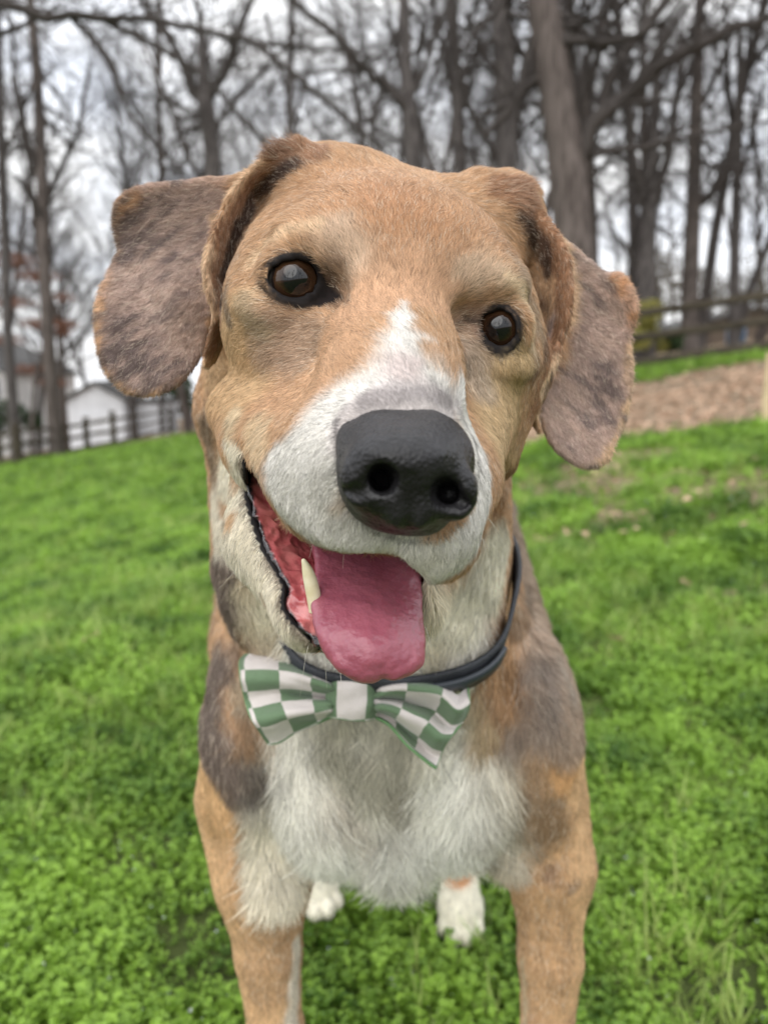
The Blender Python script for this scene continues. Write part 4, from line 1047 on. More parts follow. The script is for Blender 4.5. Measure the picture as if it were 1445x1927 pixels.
# neck, chest and body first
L([(722, 1300), (722, 1500)], 75, 20, (238, 234, 222), 1, 22)
L([(560, 1520), (640, 1570), (740, 1590), (850, 1570), (930, 1520)], 22, 12, (244, 242, 232), 1, 28)
L([(640, 1400), (700, 1440), (760, 1420)], 16, 16, (158, 152, 130), .7, 18)
L([(740, 1480), (745, 1520)], 10, 10, (140, 134, 116), .6, 18)
L([(620, 1480), (700, 1560)], 8, 10, (176, 160, 140), .5, 20)
L([(850, 1440), (900, 1500)], 16, 16, (236, 234, 222), .8, 22)
L([(385, 1500), (410, 1620), (440, 1760), (470, 1900)], 26, 8, (214, 178, 136), 1, 4)
L([(470, 1600), (500, 1720), (505, 1850)], 16, 12, (184, 150, 114), .7, 4)
L([(1085, 1440), (1080, 1560), (1075, 1700), (1060, 1850)], 24, 10, (214, 178, 136), 1, 4.5)
L([(1030, 1560), (1010, 1680), (1020, 1850)], 20, 10, (188, 152, 114), .8, 4.5)
L([(1005, 1430), (1000, 1540)], 20, 10, (160, 134, 106), .9, 12)
L([(1052, 1410), (1062, 1450)], 10, 8, (212, 168, 118), .9, 7)
L([(1040, 1500), (1045, 1560)], 8, 8, (140, 114, 86), .6, 6)
L([(1036, 1640)], 5, 6, (120, 96, 80), .7)
L([(1080, 1660)], 4, 4, (120, 100, 86), .6)
L([(560, 1760), (548, 1927)], 5, 3, (214, 206, 190), .9, 5)
L([(985, 1800), (988, 1927)], 2.5, 2.5, (206, 190, 160), .8, 5)
L([(500, 1500), (510, 1580), (520, 1640)], 15, 8, (232, 226, 206), .9, 20)
L([(560, 1480), (570, 1580)], 14, 8, (238, 235, 222), .9, 24)
L([(930, 1430), (935, 1520), (945, 1590)], 13, 10, (208, 202, 186), .85, 20)
L([(480, 1420), (490, 1470)], 8, 8, (196, 190, 168), .7, 16)
L([(715, 1590), (742, 1620), (768, 1590)], 7, 6, (238, 235, 224), 1, 36)
# shoulders and neck sides
L([(420, 1060), (410, 1150), (392, 1250), (395, 1350), (430, 1420), (470, 1460)], 16, 12, (108, 99, 94), .9, 11)
L([(385, 1100), (372, 1250), (378, 1400)], 7, 7, (140, 128, 116), .7, 10)
L([(455, 1180), (470, 1250), (466, 1340), (458, 1380)], 6, 8, (166, 134, 104), .8, 12)
L([(385, 1470), (400, 1530)], 14, 8, (212, 174, 128), .9, 6)
L([(960, 1000), (1000, 1120), (1040, 1240), (1060, 1340)], 24, 12, (168, 148, 130), .95, 12)
L([(1040, 1180), (1060, 1280)], 8, 8, (176, 164, 150), .8, 10)
L([(930, 1180), (940, 1260), (920, 1330)], 17, 12, (178, 140, 102), .95, 16)
L([(1000, 1250), (1010, 1320), (970, 1370)], 9, 9, (138, 128, 120), .7, 14)
L([(975, 1100), (960, 1150)], 7, 8, (120, 104, 90), .6, 15)
L([(890, 1300), (900, 1360)], 9, 10, (190, 172, 140), .8, 18)
L([(480, 1100), (500, 1200), (520, 1260)], 13, 10, (204, 192, 166), .9, 13)
L([(430, 880), (440, 960), (470, 1050), (500, 1130)], 11, 7, (236, 228, 206), 1, 9)
L([(388, 770), (398, 850), (412, 900)], 4.5, 4, (150, 130, 110), .9, 7)
L([(408, 930), (420, 1000), (440, 1040)], 8, 5, (232, 224, 204), .95, 8)
L([(978, 920), (985, 980)], 6, 4, (122, 106, 92), .95, 8)
L([(948, 850), (942, 930), (928, 1000)], 7, 5, (150, 112, 76), .95, 7)
L([(930, 1020), (900, 1100), (850, 1150), (800, 1220)], 14, 8, (236, 230, 210), 1, 13)
L([(815, 1120), (815, 1200)], 8, 6, (232, 222, 196), 1, 11)
# head
L([(620, 340), (700, 330), (820, 370), (900, 400)], 24, 10, (190, 150, 114), 1, 5)
L([(700, 430), (780, 450)], 22, 14, (190, 148, 112), .8, 3.6)
L([(740, 360), (760, 440)], 10, 12, (180, 134, 98), .4)
L([(640, 600), (620, 680), (560, 720)], 18, 10, (202, 164, 130), .9, 3.2)
L([(700, 560), (780, 540), (850, 580)], 14, 10, (204, 166, 134), .9, 3)
L([(450, 620), (430, 700), (470, 730)], 14, 9, (206, 174, 134), .9, 4.5)
L([(950, 740), (930, 820), (960, 700)], 12, 8, (204, 178, 138), .9, 4.5)
L([(985, 520), (1005, 600)], 8, 6, (168, 148, 126), .7, 5)
L([(1000, 640), (1000, 700)], 4, 4, (150, 130, 104), .7, 4)
L([(968, 740), (955, 850)], 7, 5, (204, 176, 136), .9, 4.5)
L([(430, 540), (436, 590)], 4, 5, (120, 106, 92), .7, 5)
L([(445, 490), (470, 430), (520, 380)], 5, 6, (184, 152, 124), .8, 6)
L([(640, 450), (660, 480)], 8, 8, (220, 200, 178), .6, 4)
L([(480, 495), (505, 460), (550, 438), (600, 432)], 2.6, 3, (230, 202, 168), .8, 4)
L([(890, 520), (930, 515)], 6, 6, (218, 198, 174), .6, 4)
L([(950, 528), (985, 560), (998, 600), (1000, 640)], 2.8, 2.8, (234, 210, 176), .9, 3.5)
L([(640, 520), (650, 560)], 6, 6, (150, 124, 104), .7, 4)
L([(520, 640), (580, 650)], 10, 9, (172, 148, 128), .7, 4.5)
L([(880, 660), (900, 720)], 7, 6, (178, 162, 146), .75, 4.5)
L([(470, 560), (480, 600), (510, 620)], 3.5, 4, (190, 172, 144), .7, 4)
# white of the muzzle
L([(765, 575), (765, 610)], 1.2, 2.5, (232, 228, 221), 1, 3.5, .25)
L([(765, 600), (765, 650)], 3.5, 4, (232, 228, 221), 1, 3.2, .3)
L([(765, 648), (762, 680)], 6.5, 7, (232, 228, 221), 1, 3.5)
L([(710, 732), (765, 712), (822, 740)], 9, 8, (232, 228, 221), 1, 3.2)
L([(640, 800), (600, 850), (560, 900)], 13.5, 7, (232, 228, 221), 1, 3)
L([(530, 880), (540, 940), (590, 990), (660, 1010), (740, 1020)], 10, 5, (232, 228, 221), 1, 3.2)
L([(870, 770), (900, 860), (906, 960), (860, 1040), (800, 1060)], 9, 3, (232, 228, 221), 1, 3.8)
L([(760, 700), (775, 735)], 6, 6, (200, 184, 180), .75, 2.6)
L([(670, 770), (720, 735), (800, 735), (860, 770)], 2.5, 3, (176, 168, 166), .8, 2)
L([(500, 830), (490, 800)], 5, 5, (222, 200, 166), .8, 5)
L([(450, 775), (445, 800)], 4, 4, (226, 208, 176), .8, 6)
L([(600, 930), (640, 970), (620, 900), (670, 990)], 4, 6, (168, 164, 152), .45)
L([(820, 1050), (790, 1060)], 4, 5, (176, 174, 150), .6)
# lower jaw
L([(440, 850), (456, 950), (480, 1040), (515, 1120), (550, 1200), (620, 1262)], 6.5, 3, (240, 231, 210), 1, 5)
L([(425, 850), (432, 930), (440, 970)], 3, 3, (210, 172, 130), .9, 5)
# ears
for poly, ctrl in ((EARL, [(300, 420), (250, 560), (260, 680), (340, 640), (360, 520), (400, 400), (320, 360)]), (EARR, [(1090, 520), (1140, 560), (1120, 680), (1060, 760), (1100, 840), (1150, 700), (1060, 620), (1160, 600)])):
    L(ctrl, 13, 4, (180, 156, 144), 1, 4.6)
L([(235, 365), (216, 405), (222, 470), (190, 545), (182, 600), (188, 680), (215, 715), (250, 740), (300, 742)], 3.4, 2.5, (214, 176, 140), .95, 3.2)
L([(250, 360), (340, 343), (420, 335)], 3.5, 3, (184, 156, 140), .8, 5)
L([(232, 385), (250, 372)], 5, 4, (200, 156, 116), .8, 5)
L([(1160, 525), (1188, 560), (1190, 600)], 5, 3.5, (214, 166, 124), .9, 5)
L([(1184, 650), (1186, 740), (1170, 800), (1140, 865), (1100, 878)], 3, 2.5, (214, 184, 148), .85, 3.6)
L([(1060, 450), (1120, 500)], 4, 3, (168, 148, 136), .8, 8)
# folds: dark hair plus painted valley shade, tan edge plus painted bright rim
L([(600, 290), (540, 300), (480, 350), (430, 430), (405, 520), (402, 590), (396, 650)], 7, 3, (166, 128, 100), 1, 5)
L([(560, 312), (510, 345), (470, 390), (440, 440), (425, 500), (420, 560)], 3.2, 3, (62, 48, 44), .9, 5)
L([(500, 300), (440, 355), (412, 410), (390, 475), (386, 525), (396, 565), (402, 590), (392, 640), (386, 680)], 2.2, 1.6, (232, 200, 166), .95, 4)
L([(545, 272), (530, 285)], 4, 5, (140, 112, 96), .7, 9)
L([(930, 350), (990, 380), (1040, 440), (1062, 520), (1060, 600), (1030, 690), (1008, 760)], 7, 3, (170, 130, 100), 1, 5)
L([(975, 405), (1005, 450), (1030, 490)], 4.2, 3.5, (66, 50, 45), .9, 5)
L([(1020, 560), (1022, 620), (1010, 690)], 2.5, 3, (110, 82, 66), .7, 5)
L([(1035, 420), (1062, 465), (1075, 530), (1070, 600), (1044, 672), (1020, 725), (1012, 780)], 2.0, 1.6, (234, 204, 170), .9, 4)
L([(970, 360), (985, 372)], 5, 5, (176, 140, 116), .7, 10)
# under the lip and chin
L([(826, 1080), (866, 1056), (894, 1010), (902, 960)], 4, 2.5, (232, 228, 221), 1, 3)
L([(560, 1008), (620, 1030), (700, 1040), (770, 1056), (800, 1085)], 6, 4, (214, 210, 196), 1, 2.4)
L([(820, 1080), (870, 1050), (900, 1010)], 4, 4, (222, 218, 206), .9, 3)
L([(640, 1270), (700, 1290), (760, 1285), (800, 1270)], 8, 5, (120, 112, 98), .9, 2.0)
L([(480, 1290), (560, 1320), (680, 1330), (780, 1340), (860, 1360)], 14, 6, (176, 170, 150), .5, 9)
L([(690, 800), (765, 790), (835, 800)], 12, 3, (196, 188, 184), 1, 1.8)
L([(690, 758), (765, 745), (840, 758)], 3.0, 3, (130, 123, 122), .7, 1.4)
L([(x - 9, y + 3) for x, y in LOLIP[::3] if x < 640 and y > 850][::-1], .9, 1.2, (190, 180, 160), .9, 2.0)  # grey painted in to dull the lit edge of the lower lip
# bare dark skin: lids, lips, round the nose
DK = (38, 34, 34)
L([(624, 505), (632, 540)], 2.0, 3.5, (74, 60, 54), .8, 3)
L([(488, 524), (500, 500), (528, 481), (560, 477), (588, 485), (605, 508), (618, 540), (640, 562)], 0.8, 1.1, DK, 1, 0.7, .12)
L([(488, 526), (500, 546), (522, 566), (560, 578), (600, 576), (630, 570)], 1.0, 1.4, DK, 1, 0.7, .12)
L([(640, 562), (655, 572)], 1.2, 2, (60, 46, 42), .9, 1.5)
L([(612, 548), (634, 560), (618, 566)], 1.7, 1.2, (34, 28, 28), 1, 0.4, .1)
L([(600, 570), (560, 572), (530, 560), (512, 543), (502, 525)], 1.0, .9, DK, 1, 0.4, .1)
L([(508, 500), (530, 487), (558, 482), (586, 488), (602, 508), (612, 535)], .9, .8, (24, 20, 20), 1, 0.4, .1)
L([(884, 604), (902, 600), (904, 620)], 1.4, 1.2, DK, 1, 0.5, .1)
L([(905, 625), (915, 642), (935, 656), (955, 652), (968, 636), (974, 610), (962, 592), (940, 579), (918, 586)], .9, .8, (26, 22, 22), 1, 0.4, .1)
L([(894, 606), (908, 585), (930, 573), (952, 574), (972, 590), (980, 612), (976, 640)], 1.0, 1.1, DK, 1, 0.7, .12)
L([(894, 606), (905, 640), (925, 662), (945, 668), (966, 655), (976, 640)], 1.0, 1.3, DK, 1, 0.7, .12)
L([(865, 600), (890, 600)], 4, 5, (150, 126, 110), .8, 3)
L([(872, 600), (893, 606)], 1.0, 1.8, (60, 50, 46), .95, 1.5)
L([(598, 567), (612, 563)], 1.8, 1, (34, 28, 28), 1, .3, .1)
L([(604, 545), (620, 556)], 2.2, 1, (34, 28, 28), 1, .25, .1)
LIPC = [(x - 3, y + 2) for x, y in LOLIP[::2] if x < 640]
L([(462, 832), (470, 870), (486, 905)], 0.9, 0.9, (30, 26, 26), 1, 0.6, .05)
L([(636, 790), (640, 850), (640, 900), (668, 962), (712, 1000), (765, 1016), (826, 1008), (866, 975), (888, 930), (896, 880), (890, 830), (868, 785)], 1.0, 1.0, (80, 76, 76), .8, 1.6, .1)
PAWC = [P(872, 1740, 0.80), P(600, 1690, 0.82), w(zl[0], zl[1] - .04, .02), w(zr[0], zr[1] - .04, .02)]

def paint(p):
    n = len(p)
    col = np.tile(lin(TAN), (n, 1)); ln = np.full(n, 5.5)
    # back and flanks: grizzled dark saddle
    k = sstep(0.47, 0.56, p[:, 1]) * sstep(0.40, 0.50, p[:, 2] + 0.05 * (fnoise(p, 25, 2) - .5))
    col = col * (1 - k[:, None]) + lin((105, 92, 84)) * k[:, None]
    ln = np.where(p[:, 1] > 0.5, 16.0, ln); ln = np.where(p[:, 2] < 0.26, 5.0, ln)
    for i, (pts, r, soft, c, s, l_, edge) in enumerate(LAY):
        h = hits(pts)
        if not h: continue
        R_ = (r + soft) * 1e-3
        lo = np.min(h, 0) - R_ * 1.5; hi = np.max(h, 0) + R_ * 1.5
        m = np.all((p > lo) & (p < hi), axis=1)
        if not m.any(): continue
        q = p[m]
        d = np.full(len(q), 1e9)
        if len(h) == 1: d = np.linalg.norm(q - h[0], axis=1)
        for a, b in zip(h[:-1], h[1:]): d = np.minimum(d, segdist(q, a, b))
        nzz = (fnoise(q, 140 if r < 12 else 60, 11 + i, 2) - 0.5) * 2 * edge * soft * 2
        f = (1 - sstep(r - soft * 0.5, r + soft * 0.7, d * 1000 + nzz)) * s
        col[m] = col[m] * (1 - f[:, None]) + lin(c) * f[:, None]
        if l_ is not None: ln[m] = ln[m] * (1 - f / s) + l_ * (f / s)
    px, py, dd = proj(p)
    # paws
    for c in PAWC:
        d = np.linalg.norm(p - c, axis=1); f = 1 - sstep(0.05, 0.065, d)
        col = col * (1 - f[:, None]) + lin((240, 235, 216)) * f[:, None]; ln = ln * (1 - f) + 5 * f
    ank = 1 - sstep(0.018, 0.026, np.linalg.norm(p - P(860, 1628, 0.83), axis=1))
    col = col * (1 - ank[:, None]) + lin((200, 148, 104)) * ank[:, None]
    # mottling of the ear leather
    el = np.minimum(sdpoly(px, py, EARL), sdpoly(px, py, FOLDL)); er = np.minimum(sdpoly(px, py, EARR), sdpoly(px, py, FOLDR))
    ear = ((el < 26) & (px < 480) & (dd > 0.29) & (dd < 0.365)) | ((er < 26) & (px > 985) & (dd > 0.31) & (dd < 0.385))
    ln[ear] = np.minimum(ln[ear], np.where(np.minimum(el, er)[ear] < -18, 4.6, 3.2))
    em = (((px < 395) & (sdpoly(px, py, EARL) < 0) & (sdpoly(px, py, FOLDL) > 3)) | ((px > 1020) & (sdpoly(px, py, EARR) < 0) & (sdpoly(px, py, FOLDR) > 3))) & (dd > 0.30) & (dd < 0.372)
    sgn = np.where(px < 720, 1.0, -1.0); X_ = p @ RGT; Z_ = p @ UPV
    along = (X_ * sgn * .75 + Z_ * .65) * 0.42; across = (Z_ * .75 - X_ * sgn * .65) * 2.3
    str_ = np.stack([along, p @ FWD, across], 1)
    g = 0.55 * fnoise(str_, 170, 31, 2) + 0.45 * fnoise(p * w(1, 1, 1), 50, 37, 2)
    f = np.where(em, sstep(0.49, 0.62, g) * 0.8, 0); col = col * (1 - f[:, None]) + lin((104, 90, 88)) * f[:, None]
    f = np.where(em, sstep(0.47, 0.34, g) * 0.6, 0); col = col * (1 - f[:, None]) + lin((198, 172, 156)) * f[:, None]
    # inside of the mouth
    im = inpoly(px, py, MOUTH) & (dd > 0.268) & (dd < 0.335)
    sd = sdpoly(px, py, LOLIPL) ; lip = (np.abs(sd) < 6.5) & (dd < 0.315) & (px < 660) & (py > 850)
    so = sdpoly(px, py, MOUTH); rim = (so > 0) & (so < 15) & (px < 600) & (py > 860) & (dd < 0.32) & (sdpoly(px, py, LOLIPF) < 26)
    col[rim] = lin((158, 146, 130)); ln[rim] = 2.6  # darker tone painted on the lit lip edge, standing in for fur shadow
    col[im] = lin((96, 34, 38)); ln[im] = 0.0
    col[lip] = lin((28, 25, 26)); ln[lip] = 0.0
    # behind nose pad
    nm = sdpoly(px, py, NOSE) < -16; nm &= dd < 0.245
    col[nm] = lin((30, 28, 28)); ln[nm] = 0.0
    for lid, dmx in ((LIDL, 0.292), (LIDR, 0.302)):
        e_ = (sdpoly(px, py, lid) < 5) & (dd < dmx); col[e_] = lin((24, 20, 20)); ln[e_] = 0.0
    # inside eye sockets
    for c, rr in EYES:
        e = np.linalg.norm(p - c, axis=1) < rr + 0.0012
        col[e] = lin((26, 22, 22)); ln[e] = 0.0
    return col, ln
LOLIPF = np.concatenate([LOLIP[LOLIP[:, 0] < 640], (LOLIP[LOLIP[:, 0] < 640] - [14, 0])[::-1]])
LOLIPL = smooth_poly([(461, 832), (467, 895), (475, 945), (488, 990), (505, 1035), (524, 1070), (541, 1108), (537, 1135), (548, 1160), (575, 1190), (612, 1225), (640, 1262), (615, 1230), (580, 1195), (545, 1165), (533, 1135), (536, 1108), (518, 1070), (498, 1035), (480, 990), (468, 945), (462, 895)], 3)

# lie of the hair: (px, py, dx, dy) with dy down the picture
FLOW = [(760, 700, 0, -1), (690, 730, -.6, -.7), (830, 720, .6, -.8), (765, 610, 0, -1), (740, 450, 0, -1), (650, 430, -.35, -1), (850, 470, .35, -1), (700, 320, -.1, -1), (590, 300, -.2, -1), (850, 370, .3, -1),
        (560, 435, -.8, -.6), (480, 480, -1, -.1), (460, 540, -1, .3), (920, 520, .8, -.6), (985, 560, 1, .1), (1005, 620, .7, .6), (640, 560, -.1, -1), (870, 590, .2, -1), (560, 640, -.9, .3), (650, 650, -.8, -.3),
        (450, 640, -.85, .5), (420, 720, -.5, .85), (480, 770, -.8, .3), (600, 800, -.85, .25), (560, 900, -.6, .7), (640, 960, -.35, .9), (700, 1015, 0, 1), (890, 850, .6, .7), (900, 950, .3, .9), (860, 1030, .1, 1),
        (960, 760, .5, .8), (930, 850, .2, 1), (920, 700, .2, 1), (880, 680, 0, 1), (480, 1000, -.55, .8), (450, 900, -.5, .8), (530, 1150, -.4, .9), (600, 1250, 0, 1),
        (420, 930, -.25, 1), (450, 1100, -.05, 1), (880, 1100, .05, 1), (820, 1180, 0, 1), (930, 980, .1, 1), (980, 900, .1, 1), (720, 1400, 0, 1), (600, 1480, -.25, 1), (850, 1480, .1, 1), (740, 1600, 0, 1), (640, 1570, .45, .9), (840, 1560, -.45, .9), (790, 1590, -.3, 1), (690, 1590, .3, 1),
        (540, 1600, -.1, 1), (900, 1580, .2, 1), (400, 1300, 0, 1), (460, 1250, .05, 1), (1040, 1300, .15, 1), (950, 1250, -.05, 1), (500, 1750, 0, 1), (1035, 1750, 0, 1), (1060, 1500, 0, 1), (400, 1500, .05, 1),
        (300, 400, -.85, .5), (380, 420, -.6, .7), (260, 520, -.75, .6), (220, 620, -.9, .3), (330, 520, -.5, .75), (340, 620, -.5, .85), (240, 690, -.7, .7), (330, 700, -.35, .95), (330, 348, -.5, -.6), (235, 385, -.9, -.2),
        (500, 330, -.5, .4), (440, 400, -.5, .7), (400, 500, -.3, .9), (400, 600, 0, 1), (550, 300, -.5, -.3),
        (960, 370, .8, -.3), (1020, 450, .7, .6), (1050, 540, .35, .95), (1040, 650, -.05, 1), (1090, 520, .7, .6), (1110, 620, .45, .9), (1150, 580, .8, .2), (1060, 740, .3, 1), (1120, 760, .45, .9), (1090, 850, .3, 1), (1170, 700, .6, .8), (1185, 555, .9, -.2),
        (870, 1700, 0, 1), (600, 1700, 0, 1)]
FA, FV, FS = [], [], []
for px_, py_, dx_, dy_ in FLOW:
    h = hit(px_, py_)
    if h is None: continue
    v = dx_ * RGT - dy_ * UPV
    FA.append(h); FV.append(v / np.linalg.norm(v)); FS.append(0.016 if (h - CAMPOS) @ FWD < 0.39 else 0.035)
FA = np.array(FA); FV = np.array(FV); FS = np.array(FS)
def flow(p, n):
    base = np.stack([np.zeros(len(p)), np.where(p[:, 2] < 0.3, 0.05, 0.8), np.where(p[:, 2] < 0.3, -1.0, -0.45)], 1)
    acc = base * 0.02
    for a, v, s in zip(FA, FV, FS):
        d2 = ((p - a) ** 2).sum(1)
        acc = acc + np.exp(-d2 / (2 * s * s))[:, None] * v + (0.02 / (1 + d2 / (s * s)))[:, None] * v
    # gentle wander of the lie
    wv = np.stack([fnoise(p, 55, 71 + i, 2) - 0.5 for i in range(3)], 1)
    t = acc / (np.linalg.norm(acc, axis=1, keepdims=True) + 1e-9) + wv * 0.4
    t = t - n * (t * n).sum(1, keepdims=True)
    return t / (np.linalg.norm(t, axis=1, keepdims=True) + 1e-9)

vcol, vlen = paint(verts)
vnrm = vnormals(verts, quads)

dog = empty('dog', (0.0, 0.5, 0.0))
tag(dog, 'tan and white hound looking up with folded brown ears, open mouth and tongue out', 'dog')
skin = mat('coat_skin', (0.5, 0.4, 0.3), 0.75, 0.2)
at = nd(skin, 'ShaderNodeAttribute', attribute_name='coat'); lk(skin, at.outputs['Color'], bsdf(skin).inputs['Base Color'])
body = mesh_np('body', verts - w(0, .5, 0), quads, skin, dog)
ca = body.data.attributes.new('coat', 'FLOAT_COLOR', 'POINT')
ca.data.foreach_set('color', np.concatenate([vcol, np.ones((len(vcol), 1))], 1).astype(np.float32).ravel())

def make_fur():
    a, b, c, d = (verts[quads[:, i]] for i in range(4))
    area = 0.5 * np.linalg.norm(np.cross(c - a, d - b), axis=1)
    cen = (a + b + c + d) / 4
    fnm = np.cross(c - a, d - b); fnm /= np.linalg.norm(fnm, axis=1, keepdims=True) + 1e-12
    dd = (cen - CAMPOS) @ FWD
    vdir = cen - CAMPOS; vdir /= np.linalg.norm(vdir, axis=1, keepdims=True)
    facing = -(fnm * vdir).sum(1)
    dens = np.where(dd < 0.385, 6.0e6, np.where(dd < 0.60, 2.0e6, 0.35e6))
    dens = dens * np.where(facing > -0.3, 1.0, 0.12)
    ql = vlen[quads].mean(1); dens[ql < 0.35] = 0
    if DRAFT: dens = dens * 0.35
    ex = area * dens
    cnt = np.floor(ex + rng.random(len(ex))).astype(int)
    idx = np.repeat(np.arange(len(cnt)), cnt); n = len(idx)
    u = rng.random(n)[:, None]; v = rng.random(n)[:, None]
    W4 = [(1 - u) * (1 - v), u * (1 - v), u * v, (1 - u) * v]
    def ip(A): return sum(W4[i] * A[quads[idx, i]] for i in range(4))
    p = ip(verts); nr = ip(vnrm); nr /= np.linalg.norm(nr, axis=1, keepdims=True)
    col = ip(vcol); ln = ip(vlen[:, None])[:, 0]
    t = flow(p, nr)
    near = ((p - CAMPOS) @ FWD) < 0.385
    sidev = np.cross(nr, t)
    # tufts: neighbouring hairs share a deviation
    tuft = np.where(near, 1.0, 0.42)
    fa = (vnoise(p * tuft[:, None], 380, 5) - 0.5) * 0.9 + rng.normal(0, 0.22, n)
    lift = np.clip(np.where(ln < 9, 0.26, 0.34) + (vnoise(p * tuft[:, None], 330, 8) - 0.5) * 0.42 + rng.normal(0, 0.08, n), 0.15, 1.0)
    L_ = ln * 0.001 * (0.75 + 0.5 * rng.random(n)) * np.where(near, 0.86, 1.0)
    npt = 4
    k = np.linspace(0, 1, npt)
    t2 = t * np.cos(fa)[:, None] + sidev * np.sin(fa)[:, None]
    curl = rng.normal(0, 0.18, n)
    pts = np.empty((n, npt, 3), np.float32)
    for i, s in enumerate(k):
        up = (np.sin(lift) * (s - 0.40 * s * s))[:, None]
        al = (np.cos(lift) * (s + 0.10 * s * s))[:, None]
        pts[:, i] = p + L_[:, None] * (t2 * al + nr * up + sidev * (curl * s * s)[:, None])
    r0 = np.where(near, 0.000085, np.where(((p - CAMPOS) @ FWD) < 0.6, 0.00022, 0.0004)) * (0.8 + 0.4 * rng.random(n)) * (1.6 if DRAFT else 1.0)
    rad = r0[:, None] * np.array([1.0, 0.9, 0.65, 0.15])[None]
    # each hair its own shade; some grey, some dark
    lum = col @ np.array([.3, .6, .1])
    g = (0.78 + 0.44 * rng.random(n)) * (0.87 + 0.26 * vnoise(p * tuft[:, None], 850, 21))
    # strands of one streak share a shade: noise averaged along the lie of the hair
    earr = near & (((p - HE) @ hx < -0.058) | ((p - HE) @ hx > 0.062)) & ((p - HE) @ hy > 0.02)
    fq = np.where(near, 1.0, 0.5)[:, None]
    stp = np.where(earr, 0.0021, np.where(near, 0.0016, 0.0045))
    lic = 0
    for s_ in (-3, -2, -1, 0, 1, 2, 3): lic = lic + vnoise((p + t * (s_ * stp)[:, None]) * fq, 1100, 91)
    lic = np.clip((lic / 7 - 0.5) * 4.2, -1, 1)
    amp = np.where(earr, 0.42, np.where(near, np.where(ln > 4, 0.20, 0.13), 0.22))
    g = g * (1 + amp * lic)
    strk = fnoise(p * np.array([210, 210, 55]) + rng.normal(0, .25, (n, 3)), 1.0, 77, 2)
    g = g * np.where(near | (ln < 9), 0.94 + .12 * strk, 0.78 + 0.40 * sstep(.25, .7, strk))
    tint = col * g[:, None]
    rr = rng.random(n)
    brownish = (lum < 0.42) & (ln > 2)
    wv = (rr < 0.10) & brownish; tint[wv] = tint[wv] * 0.4 + lin((220, 205, 185)) * 0.6
    dv = (rr > 0.93) & (ln > 2); tint[dv] *= 0.55
    cu = bpy.data.hair_curves.new('fur'); cu.add_curves([npt] * n)
    pts -= np.array([0, .5, 0], np.float32)
    cu.attributes['position'].data.foreach_set('vector', pts.ravel())
    cu.attributes.new('radius', 'FLOAT', 'POINT').data.foreach_set('value', rad.astype(np.float32).ravel())
    cu.attributes.new('tint', 'FLOAT_COLOR', 'CURVE').data.foreach_set('color', np.concatenate([tint, np.ones((n, 1))], 1).astype(np.float32).ravel())
    cu.attributes.new('lie', 'FLOAT_VECTOR', 'CURVE').data.foreach_set('vector', (nr + 0.25 * t2 * 0 + rng.normal(0, 0.12, (n, 3))).astype(np.float32).ravel())
    m = mat('hair', (0.5, 0.4, 0.3), 0.55, 0.22)
    a1 = nd(m, 'ShaderNodeAttribute', attribute_name='tint'); lk(m, a1.outputs['Color'], bsdf(m).inputs['Base Color'])
    a2 = nd(m, 'ShaderNodeAttribute', attribute_name='lie'); geo = nd(m, 'ShaderNodeNewGeometry')
    s1 = nd(m, 'ShaderNodeVectorMath', operation='SCALE'); s1.inputs['Scale'].default_value = 0.9; lk(m, a2.outputs['Vector'], s1.inputs[0])
    s2 = nd(m, 'ShaderNodeVectorMath', operation='SCALE'); s2.inputs['Scale'].default_value = 0.45; lk(m, geo.outputs['Normal'], s2.inputs[0])
    ad = nd(m, 'ShaderNodeVectorMath', operation='ADD'); lk(m, s1.outputs[0], ad.inputs[0]); lk(m, s2.outputs[0], ad.inputs[1])
    no = nd(m, 'ShaderNodeVectorMath', operation='NORMALIZE'); lk(m, ad.outputs[0], no.inputs[0]); lk(m, no.outputs[0], bsdf(m).inputs['Normal'])
    tr = nd(m, 'ShaderNodeBsdfTranslucent'); lk(m, a1.outputs['Color'], tr.inputs['Color']); lk(m, no.outputs[0], tr.inputs['Normal'])
    mx = nd(m, 'ShaderNodeMixShader'); mx.inputs[0].default_value = 0.14
    lk(m, bsdf(m).outputs[0], mx.inputs[1]); lk(m, tr.outputs[0], mx.inputs[2])
    lk(m, mx.outputs[0], m.node_tree.nodes['Material Output'].inputs['Surface'])
    cu.materials.append(m)
    o = bpy.data.objects.new('fur', cu); link(o, dog)
    print('hairs', n)
    return o
fur = make_fur()
S.cycles_curves.shape = 'RIBBONS'
# ---------------------------------------------------------------- nose, tongue, mouth, eyes
OFF = w(0, .5, 0)
nm_ = mat('nose_leather', (0.022, 0.021, 0.022), 0.40, 0.32)
vo = nd(nm_, 'ShaderNodeTexVoronoi'); vo.inputs['Scale'].default_value = 800
tcn = nd(nm_, 'ShaderNodeTexCoord'); lk(nm_, tcn.outputs['Object'], vo.inputs['Vector'])
bpn = nd(nm_, 'ShaderNodeBump'); bpn.inputs['Strength'].default_value = 0.7; bpn.inputs['Distance'].default_value = 0.0004
lk(nm_, vo.outputs['Distance'], bpn.inputs['Height']); lk(nm_, bpn.outputs[0], bsdf(nm_).inputs['Normal'])
nn1 = nd(nm_, 'ShaderNodeTexNoise'); nn1.inputs['Scale'].default_value = 130; lk(nm_, tcn.outputs['Object'], nn1.inputs['Vector'])
nr1 = nd(nm_, 'ShaderNodeValToRGB'); nr1.color_ramp.elements[0].color = (0.008, 0.0075, 0.008, 1); nr1.color_ramp.elements[1].color = (0.020, 0.019, 0.021, 1)
nr1.color_ramp.elements[0].position = .4; nr1.color_ramp.elements[1].position = .75
lk(nm_, nn1.outputs['Fac'], nr1.inputs[0]); lk(nm_, nr1.outputs[0], bsdf(nm_).inputs['Base Color'])
